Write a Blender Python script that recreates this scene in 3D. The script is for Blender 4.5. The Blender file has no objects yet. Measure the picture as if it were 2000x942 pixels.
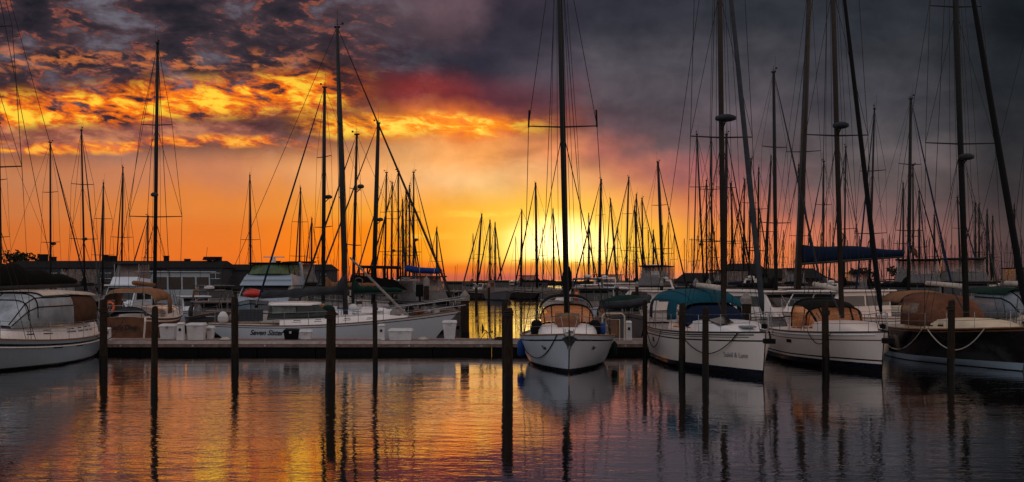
import bpy, math, random
from mathutils import Vector, Matrix, noise as mnoise
random.seed(7)
S = bpy.context.scene
C = S.collection
R = math.radians
CAMZ, F, HY = 3.3, 2200.0, 545.0      # eye height, focal length in photo pixels, horizon row of the photo

# ------------------------------------------------------------------ camera
cd = bpy.data.cameras.new('camera'); cam = bpy.data.objects.new('camera', cd); C.objects.link(cam)
cam.location = (0, 0, CAMZ); cam.rotation_euler = (R(90), 0, 0)
cd.sensor_width = 36; cd.lens = 36 * F / 2000; cd.shift_y = (HY - 471) / 2000
cd.clip_start = .1; cd.clip_end = 6000
S.camera = cam
S.view_settings.view_transform = 'Standard'; S.view_settings.look = 'None'
S.view_settings.exposure = 0; S.view_settings.gamma = 1
S.cycles.use_denoising = True
S.cycles.max_bounces = 6; S.cycles.glossy_bounces = 4; S.cycles.transparent_max_bounces = 10
S.cycles.diffuse_bounces = 2
S.cycles.caustics_reflective = False; S.cycles.caustics_refractive = False
S.cycles.sample_clamp_indirect = 4

def lin(c):
    c = c / 255.0
    return c / 12.92 if c <= .04045 else ((c + .055) / 1.055) ** 2.4
def rgb(r, g, b): return (lin(r), lin(g), lin(b), 1)

# ------------------------------------------------------------------ node helper
class NT:
    def __init__(s, nt): s.nt = nt
    def n(s, t, **k):
        o = s.nt.nodes.new(t)
        for a, v in k.items(): setattr(o, a, v)
        return o
    def put(s, sock, v):
        if isinstance(v, bpy.types.NodeSocket): s.nt.links.new(v, sock)
        elif v is not None: sock.default_value = v
    def m(s, op, a, b=None, c=None, clamp=False):
        o = s.n('ShaderNodeMath', operation=op, use_clamp=clamp)
        s.put(o.inputs[0], a)
        if b is not None: s.put(o.inputs[1], b)
        if c is not None: s.put(o.inputs[2], c)
        return o.outputs[0]
    def ss(s, v, a, b, lo=0.0, hi=1.0):
        o = s.n('ShaderNodeMapRange', interpolation_type='SMOOTHSTEP')
        s.put(o.inputs[0], v); s.put(o.inputs[1], a); s.put(o.inputs[2], b); s.put(o.inputs[3], lo); s.put(o.inputs[4], hi)
        return o.outputs[0]
    def mr(s, v, a, b, lo=0.0, hi=1.0):
        o = s.n('ShaderNodeMapRange')
        s.put(o.inputs[0], v); s.put(o.inputs[1], a); s.put(o.inputs[2], b); s.put(o.inputs[3], lo); s.put(o.inputs[4], hi)
        return o.outputs[0]
    def mix(s, f, a, b, mode='MIX'):
        o = s.n('ShaderNodeMix', data_type='RGBA', blend_type=mode, clamp_factor=True)
        s.put(o.inputs[0], f); s.put(o.inputs[6], a); s.put(o.inputs[7], b)
        return o.outputs[2]
    def xyz(s, x, y, z):
        o = s.n('ShaderNodeCombineXYZ'); s.put(o.inputs[0], x); s.put(o.inputs[1], y); s.put(o.inputs[2], z); return o.outputs[0]
    def noise(s, vec, scale, detail=6, rough=.55, dist=0.0, lac=2.0):
        o = s.n('ShaderNodeTexNoise'); s.put(o.inputs['Vector'], vec)
        o.inputs['Scale'].default_value = scale; o.inputs['Detail'].default_value = detail
        o.inputs['Roughness'].default_value = rough; o.inputs['Distortion'].default_value = dist
        o.inputs['Lacunarity'].default_value = lac
        return o.outputs[0]
    def ramp(s, v, stops, interp='LINEAR'):
        o = s.n('ShaderNodeValToRGB'); e = o.color_ramp.elements; o.color_ramp.interpolation = interp
        for i, (p, c) in enumerate(stops):
            el = e[i] if i < 2 else e.new(p)
            el.position = p; el.color = c
        s.put(o.inputs[0], v); return o.outputs[0]

# ------------------------------------------------------------------ sky: dusk cloud cover as a function of direction
SUN_AZ = math.atan(92 / F); SUN_EL = R(1.5)
w = bpy.data.worlds.new('World'); S.world = w; w.use_nodes = True
w.node_tree.nodes.clear(); N = NT(w.node_tree)
tc = N.n('ShaderNodeTexCoord'); sp = N.n('ShaderNodeSeparateXYZ'); N.put(sp.inputs[0], tc.outputs['Generated'])
dx, dy, dz = sp.outputs
hyp = N.m('SQRT', N.m('ADD', N.m('MULTIPLY', dx, dx), N.m('MULTIPLY', dy, dy)))
front = N.m('DIVIDE', dy, N.m('MAXIMUM', hyp, .001))
den = N.m('MAXIMUM', dy, N.m('MULTIPLY', hyp, .6))
# a = 0..1 across the azimuths of the bay, e = rise over run in hundreds (photo rows above the horizon / 100)
a = N.m('ADD', N.m('MULTIPLY', N.m('DIVIDE', dx, den), 1.1), .5)
e = N.m('MULTIPLY', N.m('DIVIDE', dz, den), 22.0)
# clouds drift into perspective: thinner and longer towards the horizon
cv = N.xyz(N.m('MULTIPLY', a, 20.0), e, 0.0)
cvs = N.xyz(N.m('MULTIPLY', a, 11.0), N.m('MULTIPLY', e, 1.5), 3.7)
w1 = N.m('SUBTRACT', N.noise(cv, .42, 5, .55), .5)
w2 = N.m('SUBTRACT', N.noise(N.xyz(N.m('MULTIPLY', a, 20.0), e, 9.0), .5, 5, .55), .5)
fine = N.noise(cv, 2.2, 7, .62, .6)
up = N.ss(e, .6, 2.2)
wa = N.m('ADD', a, N.m('MULTIPLY', N.m('MULTIPLY', w1, .16), up))
we = N.m('ADD', e, N.m('MULTIPLY', N.m('MULTIPLY', w2, 1.25), up))
rows = [  # (photo rows above horizon / 100, colours across x = -500..2500 step: listed as (x, sRGB))
 (0.00, [(0,190,92,50),(500,222,104,40),(880,205,100,75),(1000,196,96,84),(1130,235,130,90),(1300,228,135,100),(1480,226,128,84),(1740,150,98,88),(2000,72,58,58)]),
 (0.20, [(0,208,98,46),(420,228,108,40),(620,246,118,30),(880,244,122,34),(1000,240,130,60),(1130,255,160,60),(1300,250,146,66),(1480,234,128,78),(1740,152,98,90),(2000,76,60,60)]),
 (0.48, [(0,212,106,44),(420,234,116,38),(620,250,126,22),(850,255,150,16),(1000,255,182,26),(1130,255,216,80),(1240,255,178,44),(1340,252,146,44),(1490,240,130,72),(1740,154,98,90),(2000,78,62,62)]),
 (0.90, [(0,210,112,50),(420,230,120,44),(640,250,132,26),(850,254,156,20),(1000,255,180,18),(1130,255,196,36),(1240,252,162,34),(1400,240,140,64),(1520,218,122,88),(1740,148,102,95),(2000,78,64,63)]),
 (1.35, [(0,204,120,68),(400,228,132,58),(800,252,166,54),(1000,253,172,46),(1150,248,156,54),(1290,234,134,80),(1430,198,114,90),(1580,142,98,92),(1760,112,88,87),(2000,70,59,60)]),
 (2.00, [(0,196,124,82),(400,204,128,88),(700,244,170,102),(950,254,196,130),(1100,240,162,108),(1240,204,120,94),(1370,146,90,88),(1500,114,84,87),(1700,99,86,86),(2000,58,53,55)]),
 (2.60, [(0,176,104,66),(350,186,128,102),(600,226,146,92),(800,250,176,104),(960,248,164,88),(1060,230,142,92),(1180,164,98,86),(1300,98,80,84),(1700,94,86,88),(2000,50,49,52)]),
 (3.05, [(0,120,66,58),(350,150,100,92),(580,210,120,66),(760,250,140,46),(940,226,110,50),(1040,152,84,72),(1160,96,76,82),(1400,92,82,88),(1700,78,75,79),(2000,42,43,47)]),
 (3.60, [(0,120,58,42),(300,150,86,66),(520,196,110,70),(680,172,76,50),(800,142,48,44),(980,92,50,60),(1200,88,80,86),(1700,68,67,73),(2000,36,39,43)]),
 (4.30, [(0,66,44,46),(250,92,78,84),(450,118,96,98),(620,104,66,68),(760,48,40,52),(950,44,43,55),(1100,74,68,78),(1200,78,74,82),(1700,57,58,64),(2000,31,35,39)]),
 (5.10, [(0,38,38,46),(250,60,54,62),(450,92,86,94),(620,88,70,78),(760,92,76,84),(880,96,76,84),(980,50,46,58),(1200,50,51,60),(1700,46,49,56),(2000,28,33,38)]),
 (6.50, [(0,36,38,46),(450,70,66,76),(760,110,88,96),(950,84,70,80),(1100,50,50,60),(1700,44,48,54),(2000,30,34,38)]),
 (12.0, [(0,168,160,160),(450,178,164,160),(950,180,164,158),(1400,166,152,148),(2000,150,136,132)]),
]
col = None
for i, (h, st) in enumerate(rows):
    r_ = N.ramp(wa, [(max(0, min(1, x / 2000)), rgb(*c)) for x, *c in st], 'EASE')
    if col is None: col = r_
    else:
        v = e if h <= 1.0 else we
        col = N.mix(N.ss(v, rows[i-1][0], h), col, r_)
# upper left: mottled dark cloud with grey-blue gaps
mv = N.xyz(N.m('MULTIPLY', a, 11.5), N.m('ADD', N.m('MULTIPLY', e, 1.3), N.m('MULTIPLY', a, 2.0)), 1.0)
mott = N.noise(mv, 1.15, 9, .60, .25)
mot2 = N.noise(mv, 3.4, 6, .6, .3)
md = N.m('ADD', N.m('MULTIPLY', mott, .80), N.m('MULTIPLY', mot2, .20))
lm = N.m('MULTIPLY', N.ss(e, 2.1, 2.9), N.ss(wa, .48, .28))
col = N.mix(N.m('MULTIPLY', lm, .95), col, N.ramp(md, [(.36, rgb(30, 30, 38)), (.46, rgb(50, 42, 50)), (.53, rgb(74, 58, 64)), (.58, rgb(92, 84, 94)), (.68, rgb(118, 116, 126))]))
edge = N.m('MULTIPLY', N.ss(N.m('ABSOLUTE', N.m('SUBTRACT', md, .515)), .03, .0), N.ss(mot2, .48, .62))
col = N.mix(N.m('MULTIPLY', N.m('MULTIPLY', edge, lm), .6), col, rgb(170, 88, 64))
# glowing bands under the cloud edges
def band(center, width, amp, a0, a1, c1, c2, seed, freq=1.0, thr=(.42, .66)):
    global col
    d = N.m('ABSOLUTE', N.m('SUBTRACT', N.m('ADD', e, N.m('MULTIPLY', w2, .55)), center))
    mk = N.m('MULTIPLY', N.ss(d, width, width * .15), N.m('MULTIPLY', N.ss(a, a0 - .03, a0 + .03), N.ss(a, a1 + .04, a1 - .04)))
    t = N.noise(N.xyz(N.m('MULTIPLY', a, 15.0), N.m('ADD', N.m('MULTIPLY', e, 2.0), N.m('MULTIPLY', a, 5.0)), seed), 2.3 * freq, 8, .6, .35)
    f = N.m('MULTIPLY', mk, N.ss(t, *thr))
    col = N.mix(N.m('MULTIPLY', f, amp), col, c1)
    col = N.mix(N.m('MULTIPLY', N.ss(t, .47, .62), N.m('MULTIPLY', mk, amp)), col, c2)
sl = N.m('MULTIPLY', N.m('SUBTRACT', a, .14), 1.3)      # the main band climbs to the right
band(N.m('ADD', N.m('ADD', 3.42, sl), 0.0), .62, 1.0, -.2, .335, rgb(246, 112, 22), rgb(255, 208, 60), 5.0, 1.0, (.36, .50))
lo = N.m('MULTIPLY', N.ss(N.m('ADD', e, N.m('MULTIPLY', w2, .5)), 2.42, 2.62), N.m('MULTIPLY', N.ss(N.m('ADD', e, N.m('MULTIPLY', w2, .5)), 3.15, 2.9), N.ss(wa, .34, .20)))
col = N.mix(N.m('MULTIPLY', lo, .85), col, N.ramp(md, [(.40, rgb(98, 56, 58)), (.52, rgb(150, 88, 76)), (.60, rgb(206, 130, 90))]))
band(2.60, .17, .95, -.2, .29, rgb(240, 108, 34), rgb(255, 184, 66), 8.0, 1.0, (.40, .54))
band(3.02, .30, 1.0, .30, .52, rgb(255, 142, 30), rgb(255, 215, 80), 11.0, 1.0, (.34, .52))
band(4.25, .35, .55, -.1, .30, rgb(196, 92, 60), rgb(230, 130, 70), 14.0, 1.3, (.58, .72))
band(1.30, .10, .5, .44, .58, rgb(255, 205, 50), rgb(255, 225, 90), 17.0, .8, (.3, .55))
band(0.85, .12, .4, .40, .60, rgb(255, 200, 60), rgb(255, 225, 100), 19.0, .8, (.3, .55))
# heavy bank: soft folds
fold = N.noise(N.xyz(N.m('MULTIPLY', a, 12.0), N.m('MULTIPLY', e, 1.2), 21.0), .9, 6, .55, .3)
dk = N.m('MULTIPLY', N.ss(a, .30, .48), up)
col = N.mix(dk, col, N.mix(1.0, col, N.ramp(fold, [(.25, (.62, .62, .66, 1)), (.5, (1, 1, 1, 1)), (.75, (1.42, 1.36, 1.36, 1))]), 'MULTIPLY'))
col = N.mix(N.ss(e, 1.6, 3.2, .12, .6), col, N.mix(1.0, col, N.ramp(fine, [(.3, (.82, .82, .84, 1)), (.5, (1, 1, 1, 1)), (.7, (1.2, 1.17, 1.15, 1))]), 'MULTIPLY'))
# the sun behind thin cloud
sa = N.m('SUBTRACT', a, .5 + 92 / 2000); se = N.m('SUBTRACT', e, .66)
d1 = N.m('SQRT', N.m('ADD', N.m('POWER', N.m('MULTIPLY', sa, 9.0), 2.0), N.m('POWER', N.m('MULTIPLY', se, .82), 2.0)))
gl = N.m('MULTIPLY', N.ss(d1, 1.5, .0), N.ss(N.m('ADD', e, N.m('MULTIPLY', w1, .5)), .20, .42))
col = N.mix(N.m('MULTIPLY', gl, .95), col, (1.25, .74, .10, 1))
g2 = N.m('MULTIPLY', N.ss(d1, .62, .0), N.ss(N.m('ADD', e, N.m('MULTIPLY', w1, .5)), .28, .42))
col = N.mix(g2, col, (3.0, 2.2, .85, 1))
# the rest of the sky, behind the viewer
sky = N.n('ShaderNodeTexSky', sky_type='NISHITA'); sky.sun_disc = False
sky.sun_elevation = SUN_EL; sky.sun_rotation = SUN_AZ
back = N.mix(1.0, N.mix(1.0, sky.outputs[0], (.030, .030, .030, 1), 'MULTIPLY'), N.mix(N.ss(dx, -.7, .7), (.56, .55, .58, 1), (.62, .47, .42, 1)), 'ADD')
col = N.mix(N.ss(front, .80, .25), col, back)
bg = N.n('ShaderNodeBackground'); N.put(bg.inputs[0], col); bg.inputs[1].default_value = 1.0
wo = N.n('ShaderNodeOutputWorld'); N.nt.links.new(bg.outputs[0], wo.inputs[0])
w.cycles.sampling_method = 'MANUAL'; w.cycles.sample_map_resolution = 512

# ------------------------------------------------------------------ sun, low and veiled
sd = bpy.data.lights.new('sun', 'SUN'); sd.energy = .002; sd.angle = R(8); sd.color = (1, .50, .14)
so = bpy.data.objects.new('sun', sd); C.objects.link(so)
# sun travels towards the viewer (-Y)
v = Vector((-math.sin(SUN_AZ) * math.cos(SUN_EL), -math.cos(SUN_AZ) * math.cos(SUN_EL), -math.sin(SUN_EL)))
so.rotation_euler = v.to_track_quat('-Z', 'Y').to_euler()

# ------------------------------------------------------------------ materials
def material(name, c, rough=.6, metal=0.0, var=.12, scale=3.0, streak=False, bump=0.0, spec=None, stain=None, coat=0.0):
    m = bpy.data.materials.new(name); m.use_nodes = True; n = NT(m.node_tree)
    p = m.node_tree.nodes['Principled BSDF']
    t = n.n('ShaderNodeTexCoord').outputs['Object']
    if streak:
        mp = n.n('ShaderNodeMapping'); n.put(mp.inputs[0], t); mp.inputs[3].default_value = (6, 6, .7); t2 = mp.outputs[0]
    else: t2 = t
    f = n.noise(t2, scale, 6, .65)
    f = n.ss(f, .35, .68)
    dark = tuple(x * (1 - var) for x in c[:3]) + (1,)
    lite = tuple(min(1, x * (1 + var * .6)) for x in c[:3]) + (1,)
    cc = n.mix(f, dark, lite)
    if stain:
        g = n.ss(n.noise(t2, scale * 1.7, 8, .7, .4), .56, .74)
        cc = n.mix(n.m('MULTIPLY', g, .55), cc, tuple(stain) + (1,))
    n.put(p.inputs['Base Color'], cc)
    n.put(p.inputs['Roughness'], n.mr(f, 0, 1, max(0, rough - (.01 if streak and coat else .08)), min(1, rough + (.01 if streak and coat else .08))))
    p.inputs['Metallic'].default_value = metal
    p.inputs['Specular IOR Level'].default_value = spec if spec is not None else (.5 if max(c) > .3 else .12)
    p.inputs['Coat Weight'].default_value = coat
    if bump:
        b = n.n('ShaderNodeBump'); n.put(b.inputs['Height'], n.noise(t2, scale * 5, 5, .6)); b.inputs['Strength'].default_value = bump
        b.inputs['Distance'].default_value = .02; n.put(p.inputs['Normal'], b.outputs[0])
    return m

def water_material():
    m = bpy.data.materials.new('harbour_water'); m.use_nodes = True; n = NT(m.node_tree); m.node_tree.nodes.clear()
    g = n.n('ShaderNodeNewGeometry'); s = n.n('ShaderNodeSeparateXYZ'); n.put(s.inputs[0], g.outputs['Position'])
    x, y, z = s.outputs
    # ripples: long crests lying across the view, several sizes, with calmer lanes between
    def wv(sx, sy, ang, seed, det=3, ro=.5, dist=0.0):
        ca, sa = math.cos(ang), math.sin(ang)
        u = n.m('ADD', n.m('MULTIPLY', x, ca * sx), n.m('MULTIPLY', y, sa * sx))
        v = n.m('ADD', n.m('MULTIPLY', x, -sa * sy), n.m('MULTIPLY', y, ca * sy))
        return n.noise(n.xyz(u, v, seed), 1.0, det, ro, dist)
    big = wv(.22, .55, .12, 1.0, 3)
    mid = wv(1.0, 2.3, -.18, 4.0, 3, .55, .25)
    sml = wv(4.0, 6.5, .25, 8.0, 3, .55, .25)
    patch = n.ss(wv(.05, .09, .3, 12.0, 3), .36, .64, .38, 1.32)
    near = n.mr(y, 34.0, 54.0, 1.0, .30)
    near = n.m('MULTIPLY', near, n.mr(y, 56.0, 120.0, 1.0, 3.0))
    h = n.m('ADD', n.m('MULTIPLY', big, .024), n.m('ADD', n.m('MULTIPLY', mid, .0125), n.m('MULTIPLY', sml, .0056)))
    h = n.m('MULTIPLY', h, n.m('MULTIPLY', patch, near))
    b = n.n('ShaderNodeBump'); n.put(b.inputs['Height'], h); b.inputs['Strength'].default_value = 1.0; b.inputs['Distance'].default_value = 1.0
    gl = n.n('ShaderNodeBsdfGlossy'); gl.inputs[0].default_value = (.93, .93, .95, 1); gl.inputs[1].default_value = .0; n.put(gl.inputs['Normal'], b.outputs[0])
    df = n.n('ShaderNodeBsdfDiffuse'); df.inputs[0].default_value = (.003, .004, .005, 1)
    fr = n.n('ShaderNodeFresnel'); fr.inputs[0].default_value = 1.33; n.put(fr.inputs['Normal'], b.outputs[0])
    fac = n.mr(fr.outputs[0], 0.0, .42, .24, .84)
    mx = n.n('ShaderNodeMixShader'); n.put(mx.inputs[0], fac); n.put(mx.inputs[1], df.outputs[0]); n.put(mx.inputs[2], gl.outputs[0])
    o = n.n('ShaderNodeOutputMaterial'); n.put(o.inputs[0], mx.outputs[0])
    return m
wm = bpy.data.meshes.new('water')
W0 = 4000
wm.from_pydata([(-W0, -W0, 0), (W0, -W0, 0), (W0, W0, 0), (-W0, W0, 0)], [], [(0, 1, 2, 3)])
wo_ = bpy.data.objects.new('water', wm); C.objects.link(wo_); wm.materials.append(water_material()); wo_['kind'] = 'structure'

# ------------------------------------------------------------------ object helpers
def P(px, py, D):                      # a spot seen at photo pixel (px, py), D metres ahead
    return Vector(((px - 1000) / F * D, D, CAMZ - (py - HY) / F * D))
def X(px, D): return (px - 1000) / F * D
def Z(py, D): return CAMZ - (py - HY) / F * D

def tag(o, label=None, cat=None, group=None, kind=None):
    if label: o['label'] = label
    if cat: o['category'] = cat
    if group: o['group'] = group
    if kind: o['kind'] = kind
    return o
def thing(name, label, cat, loc=(0, 0, 0), rz=0.0, group=None):
    o = bpy.data.objects.new(name, None); C.objects.link(o); o.empty_display_size = .2
    o.location = loc; o.rotation_euler = (0, 0, rz)
    return tag(o, label, cat, group)

class MB:
    """collects shapes; build() links them as one mesh object"""
    def __init__(s): s.v = []; s.f = []; s.mi = []; s.k = 0
    def add(s, vs, fs, k=None):
        b = len(s.v); s.v += [tuple(p) for p in vs]
        s.f += [tuple(i + b for i in f) for f in fs]; s.mi += [s.k if k is None else k] * len(fs)
        return s
    def box(s, x0, x1, y0, y1, z0, z1, k=None):
        return s.hexa([(x0, y0, z0), (x1, y0, z0), (x1, y1, z0), (x0, y1, z0), (x0, y0, z1), (x1, y0, z1), (x1, y1, z1), (x0, y1, z1)], k)
    def hexa(s, p, k=None):
        return s.add(p, [(3, 2, 1, 0), (4, 5, 6, 7), (0, 1, 5, 4), (1, 2, 6, 5), (2, 3, 7, 6), (3, 0, 4, 7)], k)
    def rings(s, rs, closed=True, caps=True, k=None):
        n = len(rs[0]); vs = [p for r in rs for p in r]; fs = []
        m = n if closed else n - 1
        for i in range(len(rs) - 1):
            for j in range(m):
                j2 = (j + 1) % n
                fs.append((i * n + j, i * n + j2, (i + 1) * n + j2, (i + 1) * n + j))
        if caps and closed:
            fs.append(tuple(reversed(range(n)))); fs.append(tuple(range((len(rs) - 1) * n, len(rs) * n)))
        return s.add(vs, fs, k)
    def tube(s, pts, r, n=6, k=None):
        pts = [Vector(p) for p in pts]; rs = []
        rr = r if isinstance(r, (list, tuple)) else [r] * len(pts)
        for i, p in enumerate(pts):
            d = (pts[min(i + 1, len(pts) - 1)] - pts[max(i - 1, 0)])
            if d.length < 1e-6: d = Vector((0, 0, 1))
            d.normalize()
            u = d.cross(Vector((0, 0, 1)))
            if u.length < .05: u = Vector((1, 0, 0)) if i == 0 or True else u
            u = (u - d * u.dot(d)).normalized(); w_ = d.cross(u)
            rs.append([p + (u * math.cos(2 * math.pi * j / n) + w_ * math.sin(2 * math.pi * j / n)) * rr[i] for j in range(n)])
        return s.rings(rs, k=k)
    def lathe(s, prof, c=(0, 0, 0), n=12, k=None, sx=1.0, sy=1.0):
        rs = [[(c[0] + sx * r * math.cos(2 * math.pi * j / n), c[1] + sy * r * math.sin(2 * math.pi * j / n), c[2] + z) for j in range(n)] for r, z in prof]
        return s.rings(rs, k=k)
    def prism(s, poly, y0, y1, k=None, in0=0.0, top=None):
        """poly in x-z, extruded across y; upper points pulled in by in0 (tumblehome)"""
        zs = [p[1] for p in poly]; a, b = min(zs), max(zs); n = len(poly)
        f = lambda z: in0 * (z - a) / max(b - a, 1e-6)
        vs = [(x, y0 + f(z), z) for x, z in poly] + [(x, y1 - f(z), z) for x, z in poly]
        fs = [tuple(range(n)), tuple(reversed(range(n, 2 * n)))] + [(i, i + n, (i + 1) % n + n, (i + 1) % n) for i in range(n)]
        return s.add(vs, fs, k)
    def build(s, name, mats, parent=None, smooth=False, solid=0.0, bevel=0.0, auto=False):
        me = bpy.data.meshes.new(name); me.from_pydata(s.v, [], s.f)
        if not isinstance(mats, (list, tuple)): mats = [mats]
        for m in mats: me.materials.append(m)
        for p, k in zip(me.polygons, s.mi): p.material_index = k; p.use_smooth = smooth
        me.update()
        if auto:
            me.polygons.foreach_set('use_smooth', [True] * len(me.polygons))
            try: me.set_sharp_from_angle(angle=R(38))
            except Exception: pass
        o = bpy.data.objects.new(name, me); C.objects.link(o)
        if parent: o.parent = parent
        if solid: q = o.modifiers.new('thick', 'SOLIDIFY'); q.thickness = solid; q.offset = 0
        if bevel: q = o.modifiers.new('edge', 'BEVEL'); q.width = bevel; q.segments = 2; q.limit_method = 'ANGLE'
        return o

def part(name, mats, parent, fn, **k):
    b = MB(); fn(b); return b.build(name, mats, parent, **k)
def text_part(name, body, size, mat, parent, loc, xdir, updir, shear=0.0, ext=.004, off=0.0, wx=1.0):
    cu = bpy.data.curves.new(name, 'FONT'); cu.body = body; cu.size = size; cu.shear = shear; cu.extrude = ext; cu.align_x = 'CENTER'; cu.offset = off
    t = bpy.data.objects.new(name, cu)
    C.objects.link(t); dg = bpy.context.evaluated_depsgraph_get()
    me = bpy.data.meshes.new_from_object(t.evaluated_get(dg)); bpy.data.objects.remove(t)
    me.materials.clear(); me.materials.append(mat)
    xd = Vector(xdir).normalized(); ud = Vector(updir).normalized(); nd = xd.cross(ud).normalized(); ud = nd.cross(xd)
    M = Matrix((xd * wx, ud, nd)).transposed().to_4x4(); M.translation = Vector(loc)
    me.transform(M)
    o = bpy.data.objects.new(name, me); C.objects.link(o); o.parent = parent
    return o

def drape(o, h, sy=-1, off=.012):
    """lays lettering onto the curve of the topsides"""
    vs = o.data.vertices; yc = sum(v.co.y for v in vs) / len(vs)
    for v in vs:
        q = 1 if v.co.z > 0 else 1
        t = max(.01, min(.99, (v.co.x + h.L / 2) / h.L))
        for _ in range(4):
            hh = max(0, min(1, v.co.z / h.sheer(t))); t += (v.co.x - h.x(t, hh)) / h.L; t = max(.005, min(.995, t))
        v.co.y = h.side(t, max(0, min(1, v.co.z / h.sheer(t))), off, sy).y
# palette -----------------------------------------------------------------
M = {}
M['gelcoat'] = material('gelcoat', (.72, .71, .72), .28, 0, .03, 1.2, True, stain=(.66, .64, .62), coat=.3)
M['gelcoat_cool'] = material('gelcoat_cool', (.54, .60, .68), .30, 0, .03, 1.2, True, stain=(.49, .54, .60), coat=.3)
M['gelcoat_warm'] = material('gelcoat_warm', (.70, .62, .58), .30, 0, .03, 1.2, True, stain=(.63, .56, .52), coat=.3)
M['fargel'] = material('backlit_shade_gelcoat', (.11, .105, .11), .45, 0, .25, 1.5, True, stain=(.10, .09, .085))  # backlit shade of the boats beyond the dock, put into the base colour
M['cream'] = material('cream', (.60, .50, .36), .4, 0, .12, 2)
M['deck'] = material('deck', (.50, .46, .43), .6, 0, .15, 3, stain=(.36, .33, .30))
M['bottom'] = material('bottom_paint', (.006, .007, .010), .5, 0, .3, 4)
M['navy'] = material('navy_paint', (.005, .008, .018), .3, 0, .2, 2)
M['blackhull'] = material('black_hull', (.004, .004, .005), .22, 0, .3, 2, coat=.5)
M['brownhull'] = material('varnished_transom', (.16, .07, .035), .35, 0, .3, 2, coat=.4)
M['teak'] = material('teak', (.20, .11, .055), .55, 0, .3, 6)
M['alu'] = material('mast_alloy', (.035, .037, .04), .45, .1, .2, 2)
M['alu_warm'] = material('mast_painted', (.034, .027, .023), .45, 0, .2, 2)
M['darkmast'] = material('mast_dark', (.014, .016, .017), .5, 0, .2, 2)
M['steel'] = material('stainless', (.25, .25, .26), .25, .9, .1, 4)
M['wire'] = material('rig_wire', (.018, .017, .016), .5, .4, .1, 4)
M['blackcanvas'] = material('black_canvas', (.005, .005, .006), .9, 0, .35, 3, bump=.5)
M['greycanvas'] = material('grey_canvas', (.035, .040, .048), .9, 0, .25, 3, bump=.5)
M['bluecanvas'] = material('blue_canvas', (.005, .014, .040), .85, 0, .3, 3, bump=.4)
M['brightblue'] = material('bright_blue_canvas', (.010, .035, .17), .8, 0, .25, 4, bump=.4)
M['teal'] = material('teal_canvas', (.006, .07, .105), .85, 0, .25, 3, bump=.4)
M['tan'] = material('tan_canvas', (.22, .11, .06), .9, 0, .25, 3, bump=.4)
M['rust'] = material('rust_canvas', (.14, .06, .035), .9, 0, .25, 3, bump=.4)
M['greencanvas'] = material('green_canvas', (.006, .026, .020), .9, 0, .3, 3, bump=.4)
M['palevinyl'] = material('pale_vinyl', (.34, .41, .48), .35, 0, .25, 2, bump=.3)
M['sailcloth'] = material('sail_cloth', (.50, .44, .38), .8, 0, .2, 3, bump=.3)
M['darkglass'] = material('dark_glass', (.008, .009, .011), .12, 0, .3, 2, spec=.35)
M['rope'] = material('mooring_rope', (.45, .42, .38), .9, 0, .2, 30)
M['darkrope'] = material('dark_rope', (.03, .025, .022), .9, 0, .2, 30)
M['pile'] = material('piling_wood', (.026, .018, .013), .85, 0, .6, 5, True, bump=1.0, stain=(.003, .004, .003))
M['pilewet'] = material('piling_wet', (.004, .004, .0035), .35, 0, .4, 6, bump=.8)
M['dockwood'] = material('dock_planks', (.19, .13, .115), .8, 0, .35, 4, bump=.6, stain=(.07, .055, .05))
M['fascia'] = material('dock_fascia', (.42, .37, .35), .6, 0, .25, 3, stain=(.12, .10, .09))
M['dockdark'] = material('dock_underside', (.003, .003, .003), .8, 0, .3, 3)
M['plastic'] = material('white_plastic', (.52, .53, .55), .45, 0, .12, 3, stain=(.34, .32, .30))
M['orange'] = material('orange_plastic', (.75, .12, .03), .5, 0, .15, 3)
M['red'] = material('red_paint', (.45, .018, .010), .45, 0, .2, 3)
M['fender'] = material('fender_blue', (.010, .04, .18), .5, 0, .2, 4)
M['letter'] = material('lettering', (.012, .02, .028), .5, 0, .1, 4)
M['greyletter'] = material('grey_lettering', (.24, .22, .23), .5, 0, .1, 4)
M['solar'] = material('solar_cells', (.004, .008, .020), .25, 0, .4, 6, spec=.3)
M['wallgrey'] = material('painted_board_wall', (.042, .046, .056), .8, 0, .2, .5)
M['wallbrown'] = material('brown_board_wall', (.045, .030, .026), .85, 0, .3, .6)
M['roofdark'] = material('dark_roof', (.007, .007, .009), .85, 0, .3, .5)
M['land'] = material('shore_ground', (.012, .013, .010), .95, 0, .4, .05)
M['houseglass'] = material('pilothouse_glass', (.035, .045, .042), .2, 0, .3, 2)
M['milkglass'] = material('milky_vinyl', (.13, .16, .15), .35, 0, .4, 3)
M['capgrey'] = material('weathered_cap', (.22, .20, .19), .7, 0, .3, 4)
M['brown'] = material('brown_canvas', (.085, .045, .030), .9, 0, .25, 3, bump=.4)
M['hullblue'] = material('blue_grey_gelcoat', (.24, .32, .40), .3, 0, .05, 1.2, True, stain=(.21, .28, .35), coat=.3)
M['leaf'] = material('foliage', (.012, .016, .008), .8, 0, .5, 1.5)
M['bark'] = material('bark', (.05, .038, .028), .9, 0, .3, 4)
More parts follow.
